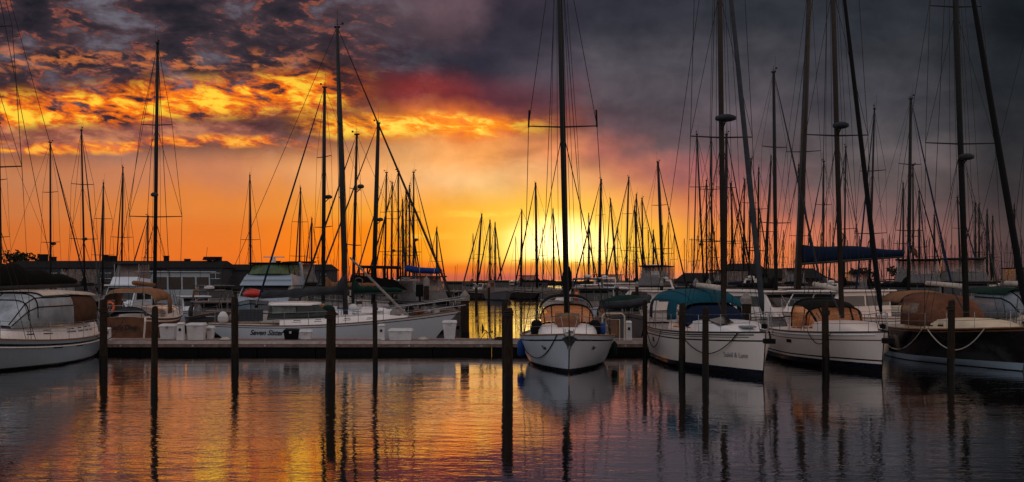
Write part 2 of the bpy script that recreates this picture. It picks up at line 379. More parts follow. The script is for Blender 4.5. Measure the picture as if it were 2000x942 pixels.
def clear_panel(name, tint, mixf=.55, milk=(.3, .2, .12)):
    m = bpy.data.materials.new(name); m.use_nodes = True; n = NT(m.node_tree); m.node_tree.nodes.clear()
    t = n.n('ShaderNodeBsdfTransparent'); t.inputs[0].default_value = tint + (1,)
    p = n.n('ShaderNodeBsdfPrincipled'); p.inputs['Base Color'].default_value = milk + (1,); p.inputs['Roughness'].default_value = .25
    tc_ = n.n('ShaderNodeTexCoord').outputs['Object']
    f = n.mr(n.noise(tc_, 3.0, 5, .6), .3, .7, mixf - .12, mixf + .12)
    x = n.n('ShaderNodeMixShader'); n.put(x.inputs[0], f); n.put(x.inputs[1], t.outputs[0]); n.put(x.inputs[2], p.outputs[0])
    o = n.n('ShaderNodeOutputMaterial'); n.put(o.inputs[0], x.outputs[0]); return m
M['clear'] = clear_panel('clear_vinyl', (.85, .80, .74), .40, (.30, .24, .20))
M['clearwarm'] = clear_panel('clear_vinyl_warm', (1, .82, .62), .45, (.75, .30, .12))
M['clearcool'] = clear_panel('clear_vinyl_cool', (.6, .66, .70), .75, (.20, .24, .28))
M['curtain'] = clear_panel('bridge_curtain', (.8, .72, .68), .62, (.17, .14, .13))

# ------------------------------------------------------------------ hulls
class Hull:
    def __init__(s, L, B, fs, fb, sag=.05, stern=.72, full=2.3, rake_b=.9, rake_s=.5, flare=.62, fine=False):
        s.L, s.B, s.fs, s.fb, s.sag, s.stern, s.full = L, B, fs, fb, sag, stern, full
        s.rb, s.rs, s.flare = rake_b, rake_s, flare; s.wl = .90; s.hp = .75
    def hb(s, t):
        if t < .42: q = s.stern + (1 - s.stern) * math.sin(t / .42 * math.pi / 2)
        else: q = max(0.0, 1 - ((t - .42) / .58) ** s.full)
        return s.B / 2 * q
    def sheer(s, t): return s.fs + (s.fb - s.fs) * t ** 2.0 - s.sag * math.sin(math.pi * t)
    def x(s, t, h=1.0):
        return -s.L / 2 + s.L * t - s.rb * (1 - h) * t ** 5 + s.rs * (1 - h) * (1 - t) ** 5
    def side(s, t, h, off=0.0, sy=1):
        """point on the topsides, h = 0 waterline .. 1 sheer"""
        z = s.sheer(t) * h if h >= 0 else h
        f = (s.wl - (s.wl - s.flare) * max(0, (t - .35) / .65) ** 1.3 - .10 * max(0, (.35 - t) / .35))
        if h >= 0: k = f + (1 - f) * h ** s.hp
        else: k = f * max(.05, 1 + h * 1.3 * (1 if s.wl > .85 else 1.6))
        if t > .42:                     # finer entry at the waterline than at the deck
            u = (t - .42) / .58; q0 = max(0.0, 1 - u ** s.full); q1 = max(0.0, 1 - u ** (s.full * .42 + .45)); g = max(0.0, min(1.0, h)) ** .8
            k *= (q1 + (q0 - q1) * g) / max(q0, 1e-4) if q0 > 1e-3 else 1
        return Vector((s.x(t, max(h, -.6)), sy * (s.hb(t) * k + off + .02), z))
    def parts(s, root, hm, boot, stripe=None, bottom=None, toe=None, deckm=None, stripeh=(.86, .90), nt=26, bootz=(.03, .13), boot2=None):
        ts = [1 - (1 - i / nt) ** 1.25 for i in range(nt + 1)]
        zb = bootz[1] / ((s.fs + s.fb) / 2); z0 = bootz[0] / ((s.fs + s.fb) / 2)
        hs = [(-.6, 1), (-.3, 1), (z0, 1), (zb, 2)]
        if boot2: hs += [(zb + .06, 0), (zb + .10, 2)]
        lev = [h for h in (.25, .42, .6, .74) if h > hs[-1][0]]
        hs += [(h, 0) for h in lev] + [(stripeh[0], 0), (stripeh[1], 3), (1.0, 0)]
        b = MB(); M_ = len(hs); rs = []
        for t in ts:
            lp = [s.side(t, h, 0, 1) for h, _ in hs]; rp = [s.side(t, h, 0, -1) for h, _ in hs]
            rs.append(list(reversed(lp)) + rp)
        n = 2 * M_; vs = [p for r in rs for p in r]; fs = []; ks = []
        for i in range(nt):
            for j in range(n - 1):
                a_ = (M_ - 1 - j) if j < M_ else j - M_ + 1      # upper level of this strip
                if j == M_ - 1: k = 1
                else: k = hs[a_][1] if j >= M_ else hs[M_ - 1 - j][1]
                fs.append((i * n + j, (i + 1) * n + j, (i + 1) * n + j + 1, i * n + j + 1)); ks.append(k)
        for f, k in zip(fs, ks): b.f.append(f); b.mi.append(k)
        b.v = [tuple(p) for p in vs]
        b.f.append(tuple(range(n))); b.mi.append(0)
        b.build('hull', [hm, bottom or M['bottom'], boot or M['navy'], stripe or hm], root, auto=True)
        d = MB(); rs = []
        for t in ts:
            c = s.sheer(t); y = s.hb(t) * .97 + .012
            rs.append([(s.x(t), y * q, c - .035 + .07 * (1 - q * q)) for q in (-1, -.66, -.33, 0, .33, .66, 1)])
        d.rings(rs, closed=False).build('deck', deckm or M['deck'], root, smooth=True)
        def rail(b):
            for sy in (1, -1):
                b.tube([s.side(t, 1.0, -.01, sy) + Vector((0, 0, .02)) for t in ts], .032, 5)
        part('toe_rail', toe or M['teak'], root, rail)

def wire(root, name, a, b, r=.012, m=None, sag=0.0, n=1):
    a, b = Vector(a), Vector(b); pts = []
    k = 12 if sag else n
    for i in range(k + 1):
        t = i / k; p = a.lerp(b, t); p.z -= sag * 4 * t * (1 - t); pts.append(p)
    q = MB(); q.tube(pts, r, 5 if r > .03 else 4); return q.build(name, m or M['wire'], root)

def cabin(root, h, t0, t1, w, hc, mat, win=None, z_add=0.0, front=.7, back=.15, name='cabin', ports=None, wm_='darkglass', nseg=9, topm=None):
    """low trunk cabin lofted along the deck, portlights set 6 mm proud of its sides"""
    rs = []; info = []
    for i in range(nseg + 1):
        u = i / nseg; t = t0 + (t1 - t0) * u
        hh = hc * min(1, (u / .12) if u < .12 else 1) if back < .1 else hc
        if u > 1 - .42: hh = hc * (1 - ((u - .58) / .42) ** 2 * front)
        ww = min(w, s_hb(h, t) * .80) * (1 - .1 * max(0, u - .7) / .3)
        zb = h.sheer(t) - .02 + z_add; x = h.x(t)
        info.append((x, ww, zb, hh))
        prof = [(-1, 0), (-.96, .55), (-.86, .88), (-.5, 1.0), (0, 1.06), (.5, 1.0), (.86, .88), (.96, .55), (1, 0)]
        rs.append([(x, ww * a_, zb + hh * b_) for a_, b_ in prof])
    b = MB(); b.rings(rs, closed=True, caps=True); b.build(name, mat, root, auto=True)
    def at(u, v, sy):
        i = min(int(u * nseg), nseg - 1); f = u * nseg - i
        A, B_ = info[i], info[i + 1]
        x, ww, zb, hh = [A[k] + (B_[k] - A[k]) * f for k in range(4)]
        k = 1 - .04 * v / .55 if v < .55 else .96 - .10 * (v - .55) / .33
        return Vector((x, sy * (ww * k + .008), zb + hh * v))
    for (u0, u1, v0, v1) in (win or []):
        for sy in (1, -1):
            p = [at(u0, v0, sy), at(u1, v0, sy), at(u1 - .008, v1, sy), at(u0 + .008, v1, sy)]
            q = MB(); o = Vector((0, -sy * .03, 0)); q.hexa([p[0], p[1], p[1] + o, p[0] + o, p[3], p[2], p[2] + o, p[3] + o])
            q.build('cabin_window', M[wm_], root)
    return info
def s_hb(h, t): return h.hb(t)

def arch(x, w, z0, z1, a0=0, a1=180, n=14, p=.55, off=0.0):
    r = []
    for i in range(n + 1):
        q = R(a0 + (a1 - a0) * i / n); c, s_ = math.cos(q), math.sin(q)
        r.append((x, (w + off) * math.copysign(abs(c) ** p, c), z0 + (z1 - z0 + off) * abs(s_) ** p))
    return r
def canopy(root, name, mat, st, a0=0, a1=180, p=.55, off=0.0, solid=.02, n=14):
    """st: list of (x, halfwidth, z0, z1) stations"""
    b = MB(); b.rings([arch(x, w, z0, z1, a0, a1, n, p, off) for x, w, z0, z1 in st], closed=False)
    return b.build(name, mat, root, smooth=True, solid=solid)
def hoops(root, st, p=.55, r=.014, a0=0, a1=180):
    for x, w, z0, z1 in st: part('canopy_hoop', M['steel'], root, lambda b: b.tube([(x,) + q[1:] for q in arch(x, w, z0, z1, a0, a1, 14, p, -.02)], r, 5))

def sail_cover(root, mat, x0, x1, z0, z1, h0, h1, w=.16, y=0.0, lump=.04, name='sail_cover', up=0.0):
    """stowed mainsail in its cover, x0 at the mast"""
    rs = []; n = 16
    for i in range(n + 1):
        u = i / n; x = x0 + (x1 - x0) * u; z = z0 + (z1 - z0) * u
        hh = (h0 + (h1 - h0) * u ** .8) * (1 + lump * 2 * math.sin(u * 23 + x0)) + up * max(0, 1 - u / .14) ** 1.5
        if i in (0, n): hh *= .8
        ww = w * (1 - .35 * u) * (1 + lump * math.sin(u * 31))
        rs.append([(x, y + ww * math.sin(q), z + hh * .5 - math.cos(q) * hh * .5) for q in [2 * math.pi * j / 10 for j in range(10)]])
    MB().rings(rs).build(name, mat, root, smooth=True)

def lifelines(root, h, t0=.04, t1=.93, n=7, ht=.62, bow=True, stern=True, r=.008, inset=.93, stm=None):
    def pt(t, sy, z): return Vector((h.x(t), sy * h.hb(t) * inset, h.sheer(t) + z))
    ts = [t0 + (t1 - t0) * i / (n - 1) for i in range(n)]
    for sy in (1, -1):
        for t in ts[1:-1]:
            part('stanchion', M['steel'], root, lambda b: b.tube([pt(t, sy, 0), pt(t, sy, ht)], .013, 5))
        for z in (ht, ht * .52):
            part('lifeline', M['steel'], root, lambda b: b.tube([pt(t, sy, z) for t in ts], r, 4))
    if bow:
        def f(b):
            e = Vector((h.x(1.0) + .05, 0, h.sheer(1) + ht + .05))
            for sy in (1, -1):
                p = pt(t1, sy, ht); b.tube([p, pt(.975, sy, ht + .03) + Vector((0, sy * .08, 0)), e], .014, 5)
                b.tube([p, pt(t1, sy, 0)], .014, 5)
                b.tube([pt(.975, sy, ht + .03) + Vector((0, sy * .08, 0)), pt(.98, sy, 0)], .012, 5)
        part('pulpit', M['steel'], root, f)
    if stern:
        def g(b):
            A, B_ = pt(t0, 1, ht), pt(t0, -1, ht)
            for z in (0, -.28): b.tube([A + Vector((0, 0, z)), Vector((h.x(0) + .03, A.y * .9, A.z + z)), Vector((h.x(0) + .03, B_.y * .9, A.z + z)), B_ + Vector((0, 0, z))], .014, 5)
            for y in (A.y, B_.y): b.tube([(A.x, y, A.z), (A.x, y, A.z - ht)], .014, 5)
        part('pushpit', M['steel'], root, g)

def rig(root, h, tm, H, zb, lean=(0, 0), spreaders=((.42, 1.15), (.72, .95)), mm=None, r=.085, fore='furl', jibm=None, jr=.06, back=1,
        wr=.012, radar=None, sweep=0.0, gear=True, tips=False, fore_t=.99, fore_h=1.0, extra=True, lines=0):
    """mast with its spreaders and wires; H masthead height, zb foot height, lean = masthead offset (x, y) in boat axes"""
    xm = h.x(tm); base = Vector((xm, 0, zb)); top = Vector((xm + lean[0], lean[1], H))
    at = lambda z: base.lerp(top, (z - zb) / (H - zb))
    mm = mm or M['alu']
    part('mast', mm, root, lambda b: b.tube([base, at(zb + (H - zb) * .6), top], [r, r * .95, r * .68], 8), smooth=True)
    chain = [Vector((xm - .12, sy * h.hb(tm) * .93, h.sheer(tm))) for sy in (1, -1)]
    tipz = []
    for fr, ww in spreaders:
        c = at(zb + (H - zb) * fr)
        for sy in (1, -1):
            tp = c + Vector((-sweep, sy * ww, .04))
            part('spreader', mm, root, lambda b: b.tube([c, tp], [.035, .024], 5))
            if tips: part('spreader_sleeve', M['blackcanvas'], root, lambda b: b.tube([tp + Vector((0, 0, -.05)), tp + Vector((0, -sy * .03, .62))], .035, 5))
        tipz.append((c, ww))
    for k, sy in enumerate((1, -1)):
        pts = [chain[k]] + [c + Vector((-sweep, sy * ww, .04)) for c, ww in tipz] + [top + Vector((0, 0, -.1))]
        part('shroud', M['wire'], root, lambda b: b.tube(pts, wr, 4))
        if tipz:
            part('shroud', M['wire'], root, lambda b: b.tube([chain[k] + Vector((.35, 0, 0)), tipz[0][0] + Vector((0, 0, -.1))], wr * .85, 4))
            if extra: part('shroud', M['wire'], root, lambda b: b.tube([chain[k] + Vector((-.35, 0, 0)), tipz[0][0] + Vector((0, 0, -.15))], wr * .85, 4))
            if extra and len(tipz) > 1: part('shroud', M['wire'], root, lambda b: b.tube([tipz[0][0] + Vector((-sweep, sy * tipz[0][1], .04)), tipz[1][0] + Vector((0, 0, -.1))], wr * .85, 4))
    bowp = Vector((h.x(fore_t) , 0, h.sheer(fore_t) + .12)); ft = at(zb + (H - zb) * fore_h)
    if fore:
        part('forestay', M['wire'], root, lambda b: b.tube([bowp, ft], wr * 1.2, 4))
        if fore == 'furl':
            L_ = [bowp.lerp(ft, q) for q in (.03, .06, .3, .6, .9, .96)]
            part('furled_jib', jibm or M['sailcloth'], root, lambda b: b.tube(L_, [jr * .5, jr * 1.25, jr * 1.2, jr, jr * .55, jr * .3], 7), smooth=True)
            part('furler_drum', M['blackcanvas'], root, lambda b: b.lathe([(.09, 0), (.10, .02), (.10, .14), (.05, .16)], bowp + Vector((-.03, 0, .02)), 10))
    for sy in ((0,) if back == 1 else (1, -1) if back == 2 else ()):
        part('backstay', M['wire'], root, lambda b: b.tube([Vector((h.x(0) + .05, sy * h.hb(0) * .8, h.sheer(0) + .02)), top], wr, 4))
    for i in range(lines):                       # halyards led down beside the mast
        y = (-.22, .17, .30, -.45, .55)[i % 5]
        part('halyard', M['wire'], root, lambda b: b.tube([top + Vector((.05, y * .2, -.2)), at(zb + (H - zb) * .45) + Vector((.1, y, 0)), at(zb + 1.2) + Vector((.1, y * 1.3, 0))], wr * .7, 4))
    if gear:
        def g(b):
            b.tube([top, top + Vector((0, 0, .35))], .012, 4)
            b.tube([top + Vector((-.15, 0, .12)), top + Vector((.3, 0, .12))], .012, 4)
            b.box(top.x + .22, top.x + .32, top.y - .03, top.y + .03, top.z + .10, top.z + .2)
            b.tube([top + Vector((0, .12, 0)), top + Vector((0, .12, .9))], .007, 4)
            b.box(top.x - .14, top.x + .14, top.y - .07, top.y + .07, top.z - .06, top.z + .03)
        part('masthead_gear', M['darkmast'], root, g)
    if radar:
        zc, rr, sgn = radar; c = at(zc)
        o = part('radar', M['greycanvas'], root, lambda b: b.lathe([(rr * .6, 0), (rr, .05), (rr, .16), (rr * .55, .23)], c + Vector((sgn * (rr + .12), 0, 0)), 14), smooth=True)
        part('radar_bracket', M['darkmast'], root, lambda b: (b.tube([c + Vector((0, 0, -.3)), c + Vector((sgn * (rr + .12), 0, 0))], .03, 5), b.tube([c + Vector((0, 0, .01)), c + Vector((sgn * (rr + .12), 0, .01))], .03, 5)))
    return at

def boom(root, h, tm, z0, L_, z1, mat, r=.07, sgn=-1):
    xm = h.x(tm); part('boom', mat, root, lambda b: b.tube([(xm + sgn * .1, 0, z0), (xm + sgn * L_, 0, z1)], r, 8), smooth=True)

def mooring_swag(a, b, sag, r=.016, m=None, label='', cat='rope'):
    q = MB(); pts = []
    for i in range(17):
        t = i / 16; p = Vector(a).lerp(Vector(b), t); p.z -= sag * 4 * t * (1 - t); pts.append(p)
    q.tube(pts, r, 5); o = q.build('mooring_rope', m or M['rope']); tag(o, label, cat); return o

# ------------------------------------------------------------------ placing
def place(root, stern, bow):
    """root on the waterline midway between two world spots (x, y), bow end forward"""
    a, b = Vector((stern[0], stern[1], 0)), Vector((bow[0], bow[1], 0)); d = (b - a).normalized()
    root.location = (a + b) / 2; root.rotation_euler = (0, 0, math.atan2(d.y, d.x)); return (b - a).length
def wpt(root, v):
    return Matrix.Rotation(root.rotation_euler[2], 4, 'Z') @ Vector(v) + Vector(root.location)
def lean_of(rz, dx, dy=0.0):            # masthead offset given in world x, y -> boat axes
    v = Matrix.Rotation(-rz, 4, 'Z') @ Vector((dx, dy, 0)); return (v.x, v.y)

# ------------------------------------------------------------------ main dock
t = thing('floating_dock', 'long floating wooden dock with pale edge running across behind the near boats', 'dock', (0, 50, 0))
def dock(root, x0, x1, y0, y1, z=.53, planks=True):
    def planks_(b):
        n = int((x1 - x0) / .6)
        for i in range(n):
            a_ = x0 + (x1 - x0) * i / n; c_ = a_ + (x1 - x0) / n - .015; dz = random.uniform(-.006, .006)
            b.box(a_, c_, y0 + .05, y1 - .05, z - .05, z + dz)
    part('decking', M['dockwood'], root, planks_)
    part('fascia', M['fascia'], root, lambda b: (b.box(x0, x1, y0 - .02, y0 + .045, z - .13, z + .012), b.box(x0, x1, y1 - .045, y1 + .02, z - .13, z + .012)))
    part('waler', M['dockwood'], root, lambda b: (b.box(x0, x1, y0 - .05, y0 - .022, z - .26, z - .15),))
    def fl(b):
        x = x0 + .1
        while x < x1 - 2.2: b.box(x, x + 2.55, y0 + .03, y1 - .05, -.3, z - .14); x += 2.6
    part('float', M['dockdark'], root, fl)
dock(t, -27, 27, 0, 2.4)
for i in range(17):
    x = -25.2 + i * 3.2
    part('cleat', M['steel'], t, lambda b: (b.box(x - .03, x + .03, .12, .18, .53, .60), b.tube([(x - .16, .15, .615), (x + .16, .15, .615)], .022, 5)))
    part('bolt_plate', M['fascia'], t, lambda b: b.box(x + 1.4, x + 1.48, -.065, -.05, .30, .38))

# ------------------------------------------------------------------ yacht in the middle, bow on
t = thing('sailboat', 'grey white sailboat bow on in the middle, orange lit windscreen hood, black bundled sail', 'sailboat')
L = place(t, (2.33, 49.5), (1.97, 38.7)); rz = t.rotation_euler[2]
h = Hull(L, 3.65, 1.08, 1.38, .06, .72, 3.0, 1.0, .5, .56); h.wl = .76; h.hp = .52
h.parts(t, M['gelcoat_cool'], M['navy'], M['navy'], toe=M['teak'], stripeh=(.84, .885), bootz=(.03, .12))
cabin(t, h, .16, .80, 1.15, .50, M['gelcoat'], win=[(.30, .42, .35, .72), (.48, .58, .35, .70), (.66, .74, .33, .6)], front=.95)
part('deck_hatch', M['rust'], t, lambda b: b.hexa([(1.35, -.42, 1.62), (2.0, -.36, 1.36), (2.0, .36, 1.36), (1.35, .42, 1.62), (1.30, -.42, 1.80), (2.05, -.36, 1.50), (2.05, .36, 1.50), (1.30, .42, 1.80)]))
part('cabin_front', M['teak'], t, lambda b: b.hexa([(.95, -.50, 1.60), (1.25, -.50, 1.55), (1.25, .50, 1.55), (.95, .50, 1.60), (.90, -.46, 2.00), (1.10, -.44, 1.98), (1.10, .44, 1.98), (.90, .46, 2.00)]), bevel=.03)
dst = [(.15, .98, 1.45, 1.60), (-.25, 1.02, 1.42, 1.98), (-.65, 1.04, 1.40, 2.26)]
canopy(t, 'windscreen', M['clearwarm'], dst, 12, 168)
canopy(t, 'spray_hood', M['blackcanvas'], [(-.65, 1.05, 1.40, 2.27), (-1.1, 1.06, 1.38, 2.31), (-1.6, 1.06, 1.36, 2.30)], 8, 172)
for q in (38, 68, 90, 112, 142):
    part('window_bar', M['blackcanvas'], t, lambda b: b.tube([Vector(arch(x, w_, z0, z1, q, q + .1, 1, .55, .01)[0]) for x, w_, z0, z1 in dst], .022, 5))
part('hood_hem', M['blackcanvas'], t, lambda b: (b.tube([(dst[2][0],) + q[1:] for q in arch(dst[2][0], 1.04, 1.40, 2.26, 8, 172, 14, .55, .01)], .035, 5), b.tube([(dst[0][0],) + q[1:] for q in arch(dst[0][0], .98, 1.45, 1.60, 8, 172, 14, .55, .01)], .03, 5)))
bst = [(-2.2, 1.15, 1.5, 2.58), (-2.9, 1.18, 1.5, 2.66), (-3.7, 1.18, 1.5, 2.66), (-4.4, 1.15, 1.5, 2.58)]
canopy(t, 'bimini', M['blackcanvas'], bst, 24, 156, .7)
hoops(t, [bst[0], bst[-1]], .7)
zb = 1.62
rig(t, h, .556, 17.5, zb, lean_of(rz, -.36 * 1.0), ((.475, 1.32),), M['darkmast'], .115, 'bare', tips=True, wr=.013, back=2, lines=5, radar=None)
boom(t, h, .556, 2.75, 4.1, 2.95, M['alu'])
sail_cover(t, M['blackcanvas'], .42, -3.4, 2.72, 2.92, .55, .25, .20, 0, .05, up=.85)
lifelines(t, h, .05, .92, 6, .64)
part('anchor_roller', M['steel'], t, lambda b: (b.box(L / 2 - .6, L / 2 + .25, -.13, .13, 1.36, 1.44), b.box(L / 2 - .25, L / 2 + .22, -.16, -.13, 1.38, 1.56), b.box(L / 2 - .25, L / 2 + .22, .13, .16, 1.38, 1.56)))
a_ = part('anchor', M['darkmast'], t, lambda b: (b.tube([(L / 2 - .4, 0, 1.5), (L / 2 + .3, 0, 1.42), (L / 2 + .42, 0, 1.15)], .035, 6),
    b.hexa([(L / 2 + .40, -.05, .98), (L / 2 + .16, -.26, 1.25), (L / 2 + .10, -.05, 1.30), (L / 2 + .30, 0, 1.05), (L / 2 + .42, -.03, 1.0), (L / 2 + .2, -.24, 1.28), (L / 2 + .14, -.04, 1.33), (L / 2 + .33, 0, 1.08)]),
    b.hexa([(L / 2 + .40, .05, .98), (L / 2 + .16, .26, 1.25), (L / 2 + .10, .05, 1.30), (L / 2 + .30, 0, 1.05), (L / 2 + .42, .03, 1.0), (L / 2 + .2, .24, 1.28), (L / 2 + .14, .04, 1.33), (L / 2 + .33, 0, 1.08)])))
part('bow_guard', M['steel'], t, lambda b: b.hexa([(L / 2 + .02, -.16, 1.36), (L / 2 + .05, .16, 1.36), (L / 2 - .16, .03, .86), (L / 2 - .16, -.03, .86), (L / 2 - .1, -.19, 1.36), (L / 2 - .1, .19, 1.36), (L / 2 - .3, .06, .86), (L / 2 - .3, -.06, .86)]))
for sy, body in ((-1, 'Yes'), (1, 'Yes')):
    p = h.side(.90, .70, .012, sy); q = h.side(.80, .70, .012, sy) ; xd = (p - q) if sy < 0 else (q - p)
    up_ = h.side(.85, .80, .012, sy) - h.side(.85, .60, .012, sy)
    nm = text_part('bow_lettering', body, .22, M['letter'], t, h.side(.86, .60, .03, sy), xd, up_, .35, .004, .006); drape(nm, h, sy)
for y, n_ in ((-1.18, 'folded_cover'), (1.05, 'folded_cover')):
    part(n_, M['blackcanvas'], t, lambda b: b.lathe([(.10, 0), (.27, .05), (.30, .25), (.26, .50), (.15, .60)], (.9, y, 1.12), 10, sy=.8), smooth=True)
part('winch', M['steel'], t, lambda b: b.lathe([(.09, 0), (.09, .05), (.06, .08), (.08, .16), (.03, .17)], (3.9, .1, 1.28), 10))
CB, CH = t, h
def fender(root_name, label, loc, r=.15, ln=.62, mat='fender', cat='fender'):
    o = thing(root_name, label, cat, loc)
    part('body', M[mat], o, lambda b: b.lathe([(.02, -.02), (r * .6, .03), (r, .10), (r, ln - .10), (r * .6, ln - .03), (.03, ln + .03)], (0, 0, 0), 12), smooth=True)
    part('line', M['rope'], o, lambda b: b.tube([(0, 0, ln), (.01, 0, ln + .32)], .01, 4)); return o
fender('fender', 'blue fender hanging low outside the left bow of the middle sailboat', (X(1018, 43.5), 43.5, Z(697, 43.5)), .15, .66)
fender('fender', 'blue fender standing on the right rail of the middle sailboat', (X(1177, 43.2), 43.2, 1.16), .17, .42)
fender('fender', 'dull grey green fender hanging off the right side of the middle sailboat', (X(1200, 44.5), 44.5, Z(695, 44.5)), .12, .55, 'greencanvas')
fender('fender', 'orange life ring canister strapped to rail of white sailboat beside spotted pile', (X(1579, 44.5), 44.5, 1.38), .15, .55, 'orange')
fender('fender', 'tan fender hanging at the left quarter of the black hulled sailboat', (X(1728, 47.5), 47.5, Z(692, 47.5)), .17, .75, 'cream')
mooring_swag(wpt(t, h.side(.955, 1.0, .02, -1)), wpt(t, h.side(.60, .55, .05, -1)), .55, .018, M['darkrope'], 'dark mooring rope looping down the left bow of the middle sailboat')

# ------------------------------------------------------------------ white yacht with the teal canopy
t = thing('sailboat', 'white sailboat with teal blue canopy moored bow towards us, right of the middle', 'sailboat')
L = place(t, (7.05, 47.4), (8.38, 37.2)); rz = t.rotation_euler[2]; TB = t
h = Hull(L, 3.35, 1.30, 1.52, .03, .86, 2.2, .25, -.25, .55); TH = h
h.parts(t, M['gelcoat_warm'], M['navy'], M['blackcanvas'], toe=M['alu'], stripeh=(.80, .835), bootz=(.07, .24))
part('rub_rail', M['darkmast'], t, lambda b: [b.tube([h.side(q / 20 * .96, .955, .012, sy) for q in range(21)], .018, 5) for sy in (1, -1)])
cabin(t, h, .22, .86, 1.12, .48, M['gelcoat'], win=[(.10, .30, .30, .70), (.38, .46, .34, .66)], front=.85)
for x, y in ((2.35, -.18),): part('deck_window', M['darkglass'], t, lambda b: b.hexa([(1.9, -.95, 1.80), (2.75, -.80, 1.66), (2.75, -.30, 1.76), (1.9, -.36, 1.93), (1.9, -.95, 1.84), (2.75, -.80, 1.70), (2.75, -.30, 1.80), (1.9, -.36, 1.97)]))
part('deck_hatch', M['clearcool'], t, lambda b: b.box(3.1, 3.6, -.25, .25, 1.62, 1.68), bevel=.02)
cst = [(-.6, 1.15, 1.85, 2.40), (-1.0, 1.32, 1.75, 2.72), (-1.9, 1.42, 1.7, 2.86), (-3.2, 1.44, 1.7, 2.90), (-4.3, 1.42, 1.7, 2.86), (-4.9, 1.34, 1.75, 2.72)]
canopy(t, 'bimini', M['teal'], cst, 24, 156, .55)
canopy(t, 'canopy_skirt', M['teal'], cst[1:3], 0, 26, .55, .005)
canopy(t, 'canopy_skirt', M['teal'], cst[1:3], 154, 180, .55, .005)
canopy(t, 'canopy_skirt', M['bluecanvas'], [(-4.25, 1.40, 1.7, 2.84), (-4.3, 1.40, 1.7, 2.84), (-4.8, 1.36, 1.75, 2.74)], 150, 180, .55, .01)
canopy(t, 'spray_hood', M['bluecanvas'], [(.15, 1.05, 1.55, 1.72), (-.45, 1.12, 1.5, 2.25), (-1.2, 1.15, 1.5, 2.42)], 0, 180, .5)
hoops(t, cst[1:5:3])
part('canopy_seam', M['bluecanvas'], t, lambda b: [b.tube([Vector(arch(x, w_, z0, z1, q, q + .1, 1, .55, .012)[0]) for x, w_, z0, z1 in cst], .012, 4) for q in (60, 90, 120)])
rig(t, h, .575, 18.5, 1.85, lean_of(rz, -.22), ((.40, 1.18), (.73, .95)), M['alu_warm'], .105, 'furl', M['greycanvas'], .08, 2, .012, radar=(9.05, .38, 1), lines=5)
boom(t, h, .575, 2.95, 3.4, 3.05, M['sailcloth'], .105)
part('boom_vang', M['alu'], t, lambda b: b.tube([(h.x(.575) - .1, 0, 2.0), (h.x(.575) - 1.2, 0, 2.85)], .035, 6))
lifelines(t, h, .03, .94, 8, .64)
part('anchor', M['blackcanvas'], t, lambda b: (b.tube([(L / 2 - .5, 0, 1.60), (L / 2 + .35, 0, 1.56), (L / 2 + .45, 0, 1.3)], .035, 6), b.box(L / 2 + .15, L / 2 + .5, -.16, .16, 1.18, 1.34)), bevel=.03)
part('bow_roller', M['steel'], t, lambda b: b.box(L / 2 - .3, L / 2 + .3, -.09, .09, 1.54, 1.60))
p = h.side(.965, .5, .014, -1); q = h.side(.80, .5, .014, -1)
nm = text_part('hull_name', 'Soleil & Lune', .26, M['greyletter'], t, h.side(.865, .42, .03, -1), p - q, h.side(.88, .7, .014, -1) - h.side(.88, .4, .014, -1), .3, .004, .0, .95)
drape(nm, h)
for a, b_ in ((.035, .33), (.56, .90)):
    mooring_swag(wpt(t, h.side(a, 1.0, .03, -1)), wpt(t, h.side(b_, 1.0, .03, -1)), .74, .018, M['darkrope'],
        'dark mooring rope sagging over the %s of the white hull below the teal canopy' % ('stern end' if a < .2 else 'bow lettering'))
part('porthole', M['darkglass'], t, lambda b: b.hexa([h.side(.14, .60, .02, -1), h.side(.17, .60, .02, -1), h.side(.17, .74, .02, -1), h.side(.14, .74, .02, -1)] + [h.side(.14, .60, -.02, -1), h.side(.17, .60, -.02, -1), h.side(.17, .74, -.02, -1), h.side(.14, .74, -.02, -1)]))
part('hull_band', M['blackcanvas'], t, lambda b: [b.tube([h.side(q / 20 * .93 + .01, .90, .006, sy) for q in range(21)], .010, 4) for sy in (1, -1)])

# ------------------------------------------------------------------ white yacht with the tan windowed hood
t = thing('sailboat', 'white sailboat with black edged tan windowed hood and navy waterline stripe, bow towards us', 'sailboat')
L = place(t, (12.15, 48.6), (12.92, 39.1)); rz = t.rotation_euler[2]
h = Hull(L, 3.3, 1.22, 1.44, .03, .86, 2.2, .22, -.25, .55)
h.parts(t, M['gelcoat_warm'], M['navy'], M['brownhull'], toe=M['alu'], stripeh=(.79, .82), bootz=(.12, .30), boot2=True)
part('rub_rail', M['gelcoat'], t, lambda b: [b.tube([h.side(q / 20 * .97, .94, .012, sy) for q in range(21)], .022, 5) for sy in (1, -1)])
cabin(t, h, .26, .88, 1.12, .46, M['gelcoat_warm'], win=[(.08, .17, .30, .72), (.20, .29, .30, .72), (.32, .40, .32, .68), (.43, .50, .36, .60)], front=.85)
dst = [(.55, 1.0, 1.55, 1.66), (.0, 1.10, 1.5, 2.20), (-.6, 1.15, 1.45, 2.42), (-1.5, 1.18, 1.4, 2.48)]
canopy(t, 'spray_hood', M['blackcanvas'], dst, 36, 144, .5)
for a0, a1 in ((0, 37), (143, 180)): canopy(t, 'hood_window', M['clearwarm'], dst[1:], a0, a1, .5, .004)
canopy(t, 'windscreen', M['clearwarm'], dst[:2], 0, 180, .5, .006)
for q in (40, 72, 108, 140): part('window_bar', M['blackcanvas'], t, lambda b: b.tube([Vector(arch(x, w_, z0, z1, q, q + .1, 1, .5, .015)[0]) for x, w_, z0, z1 in dst[:2]], .04, 5))
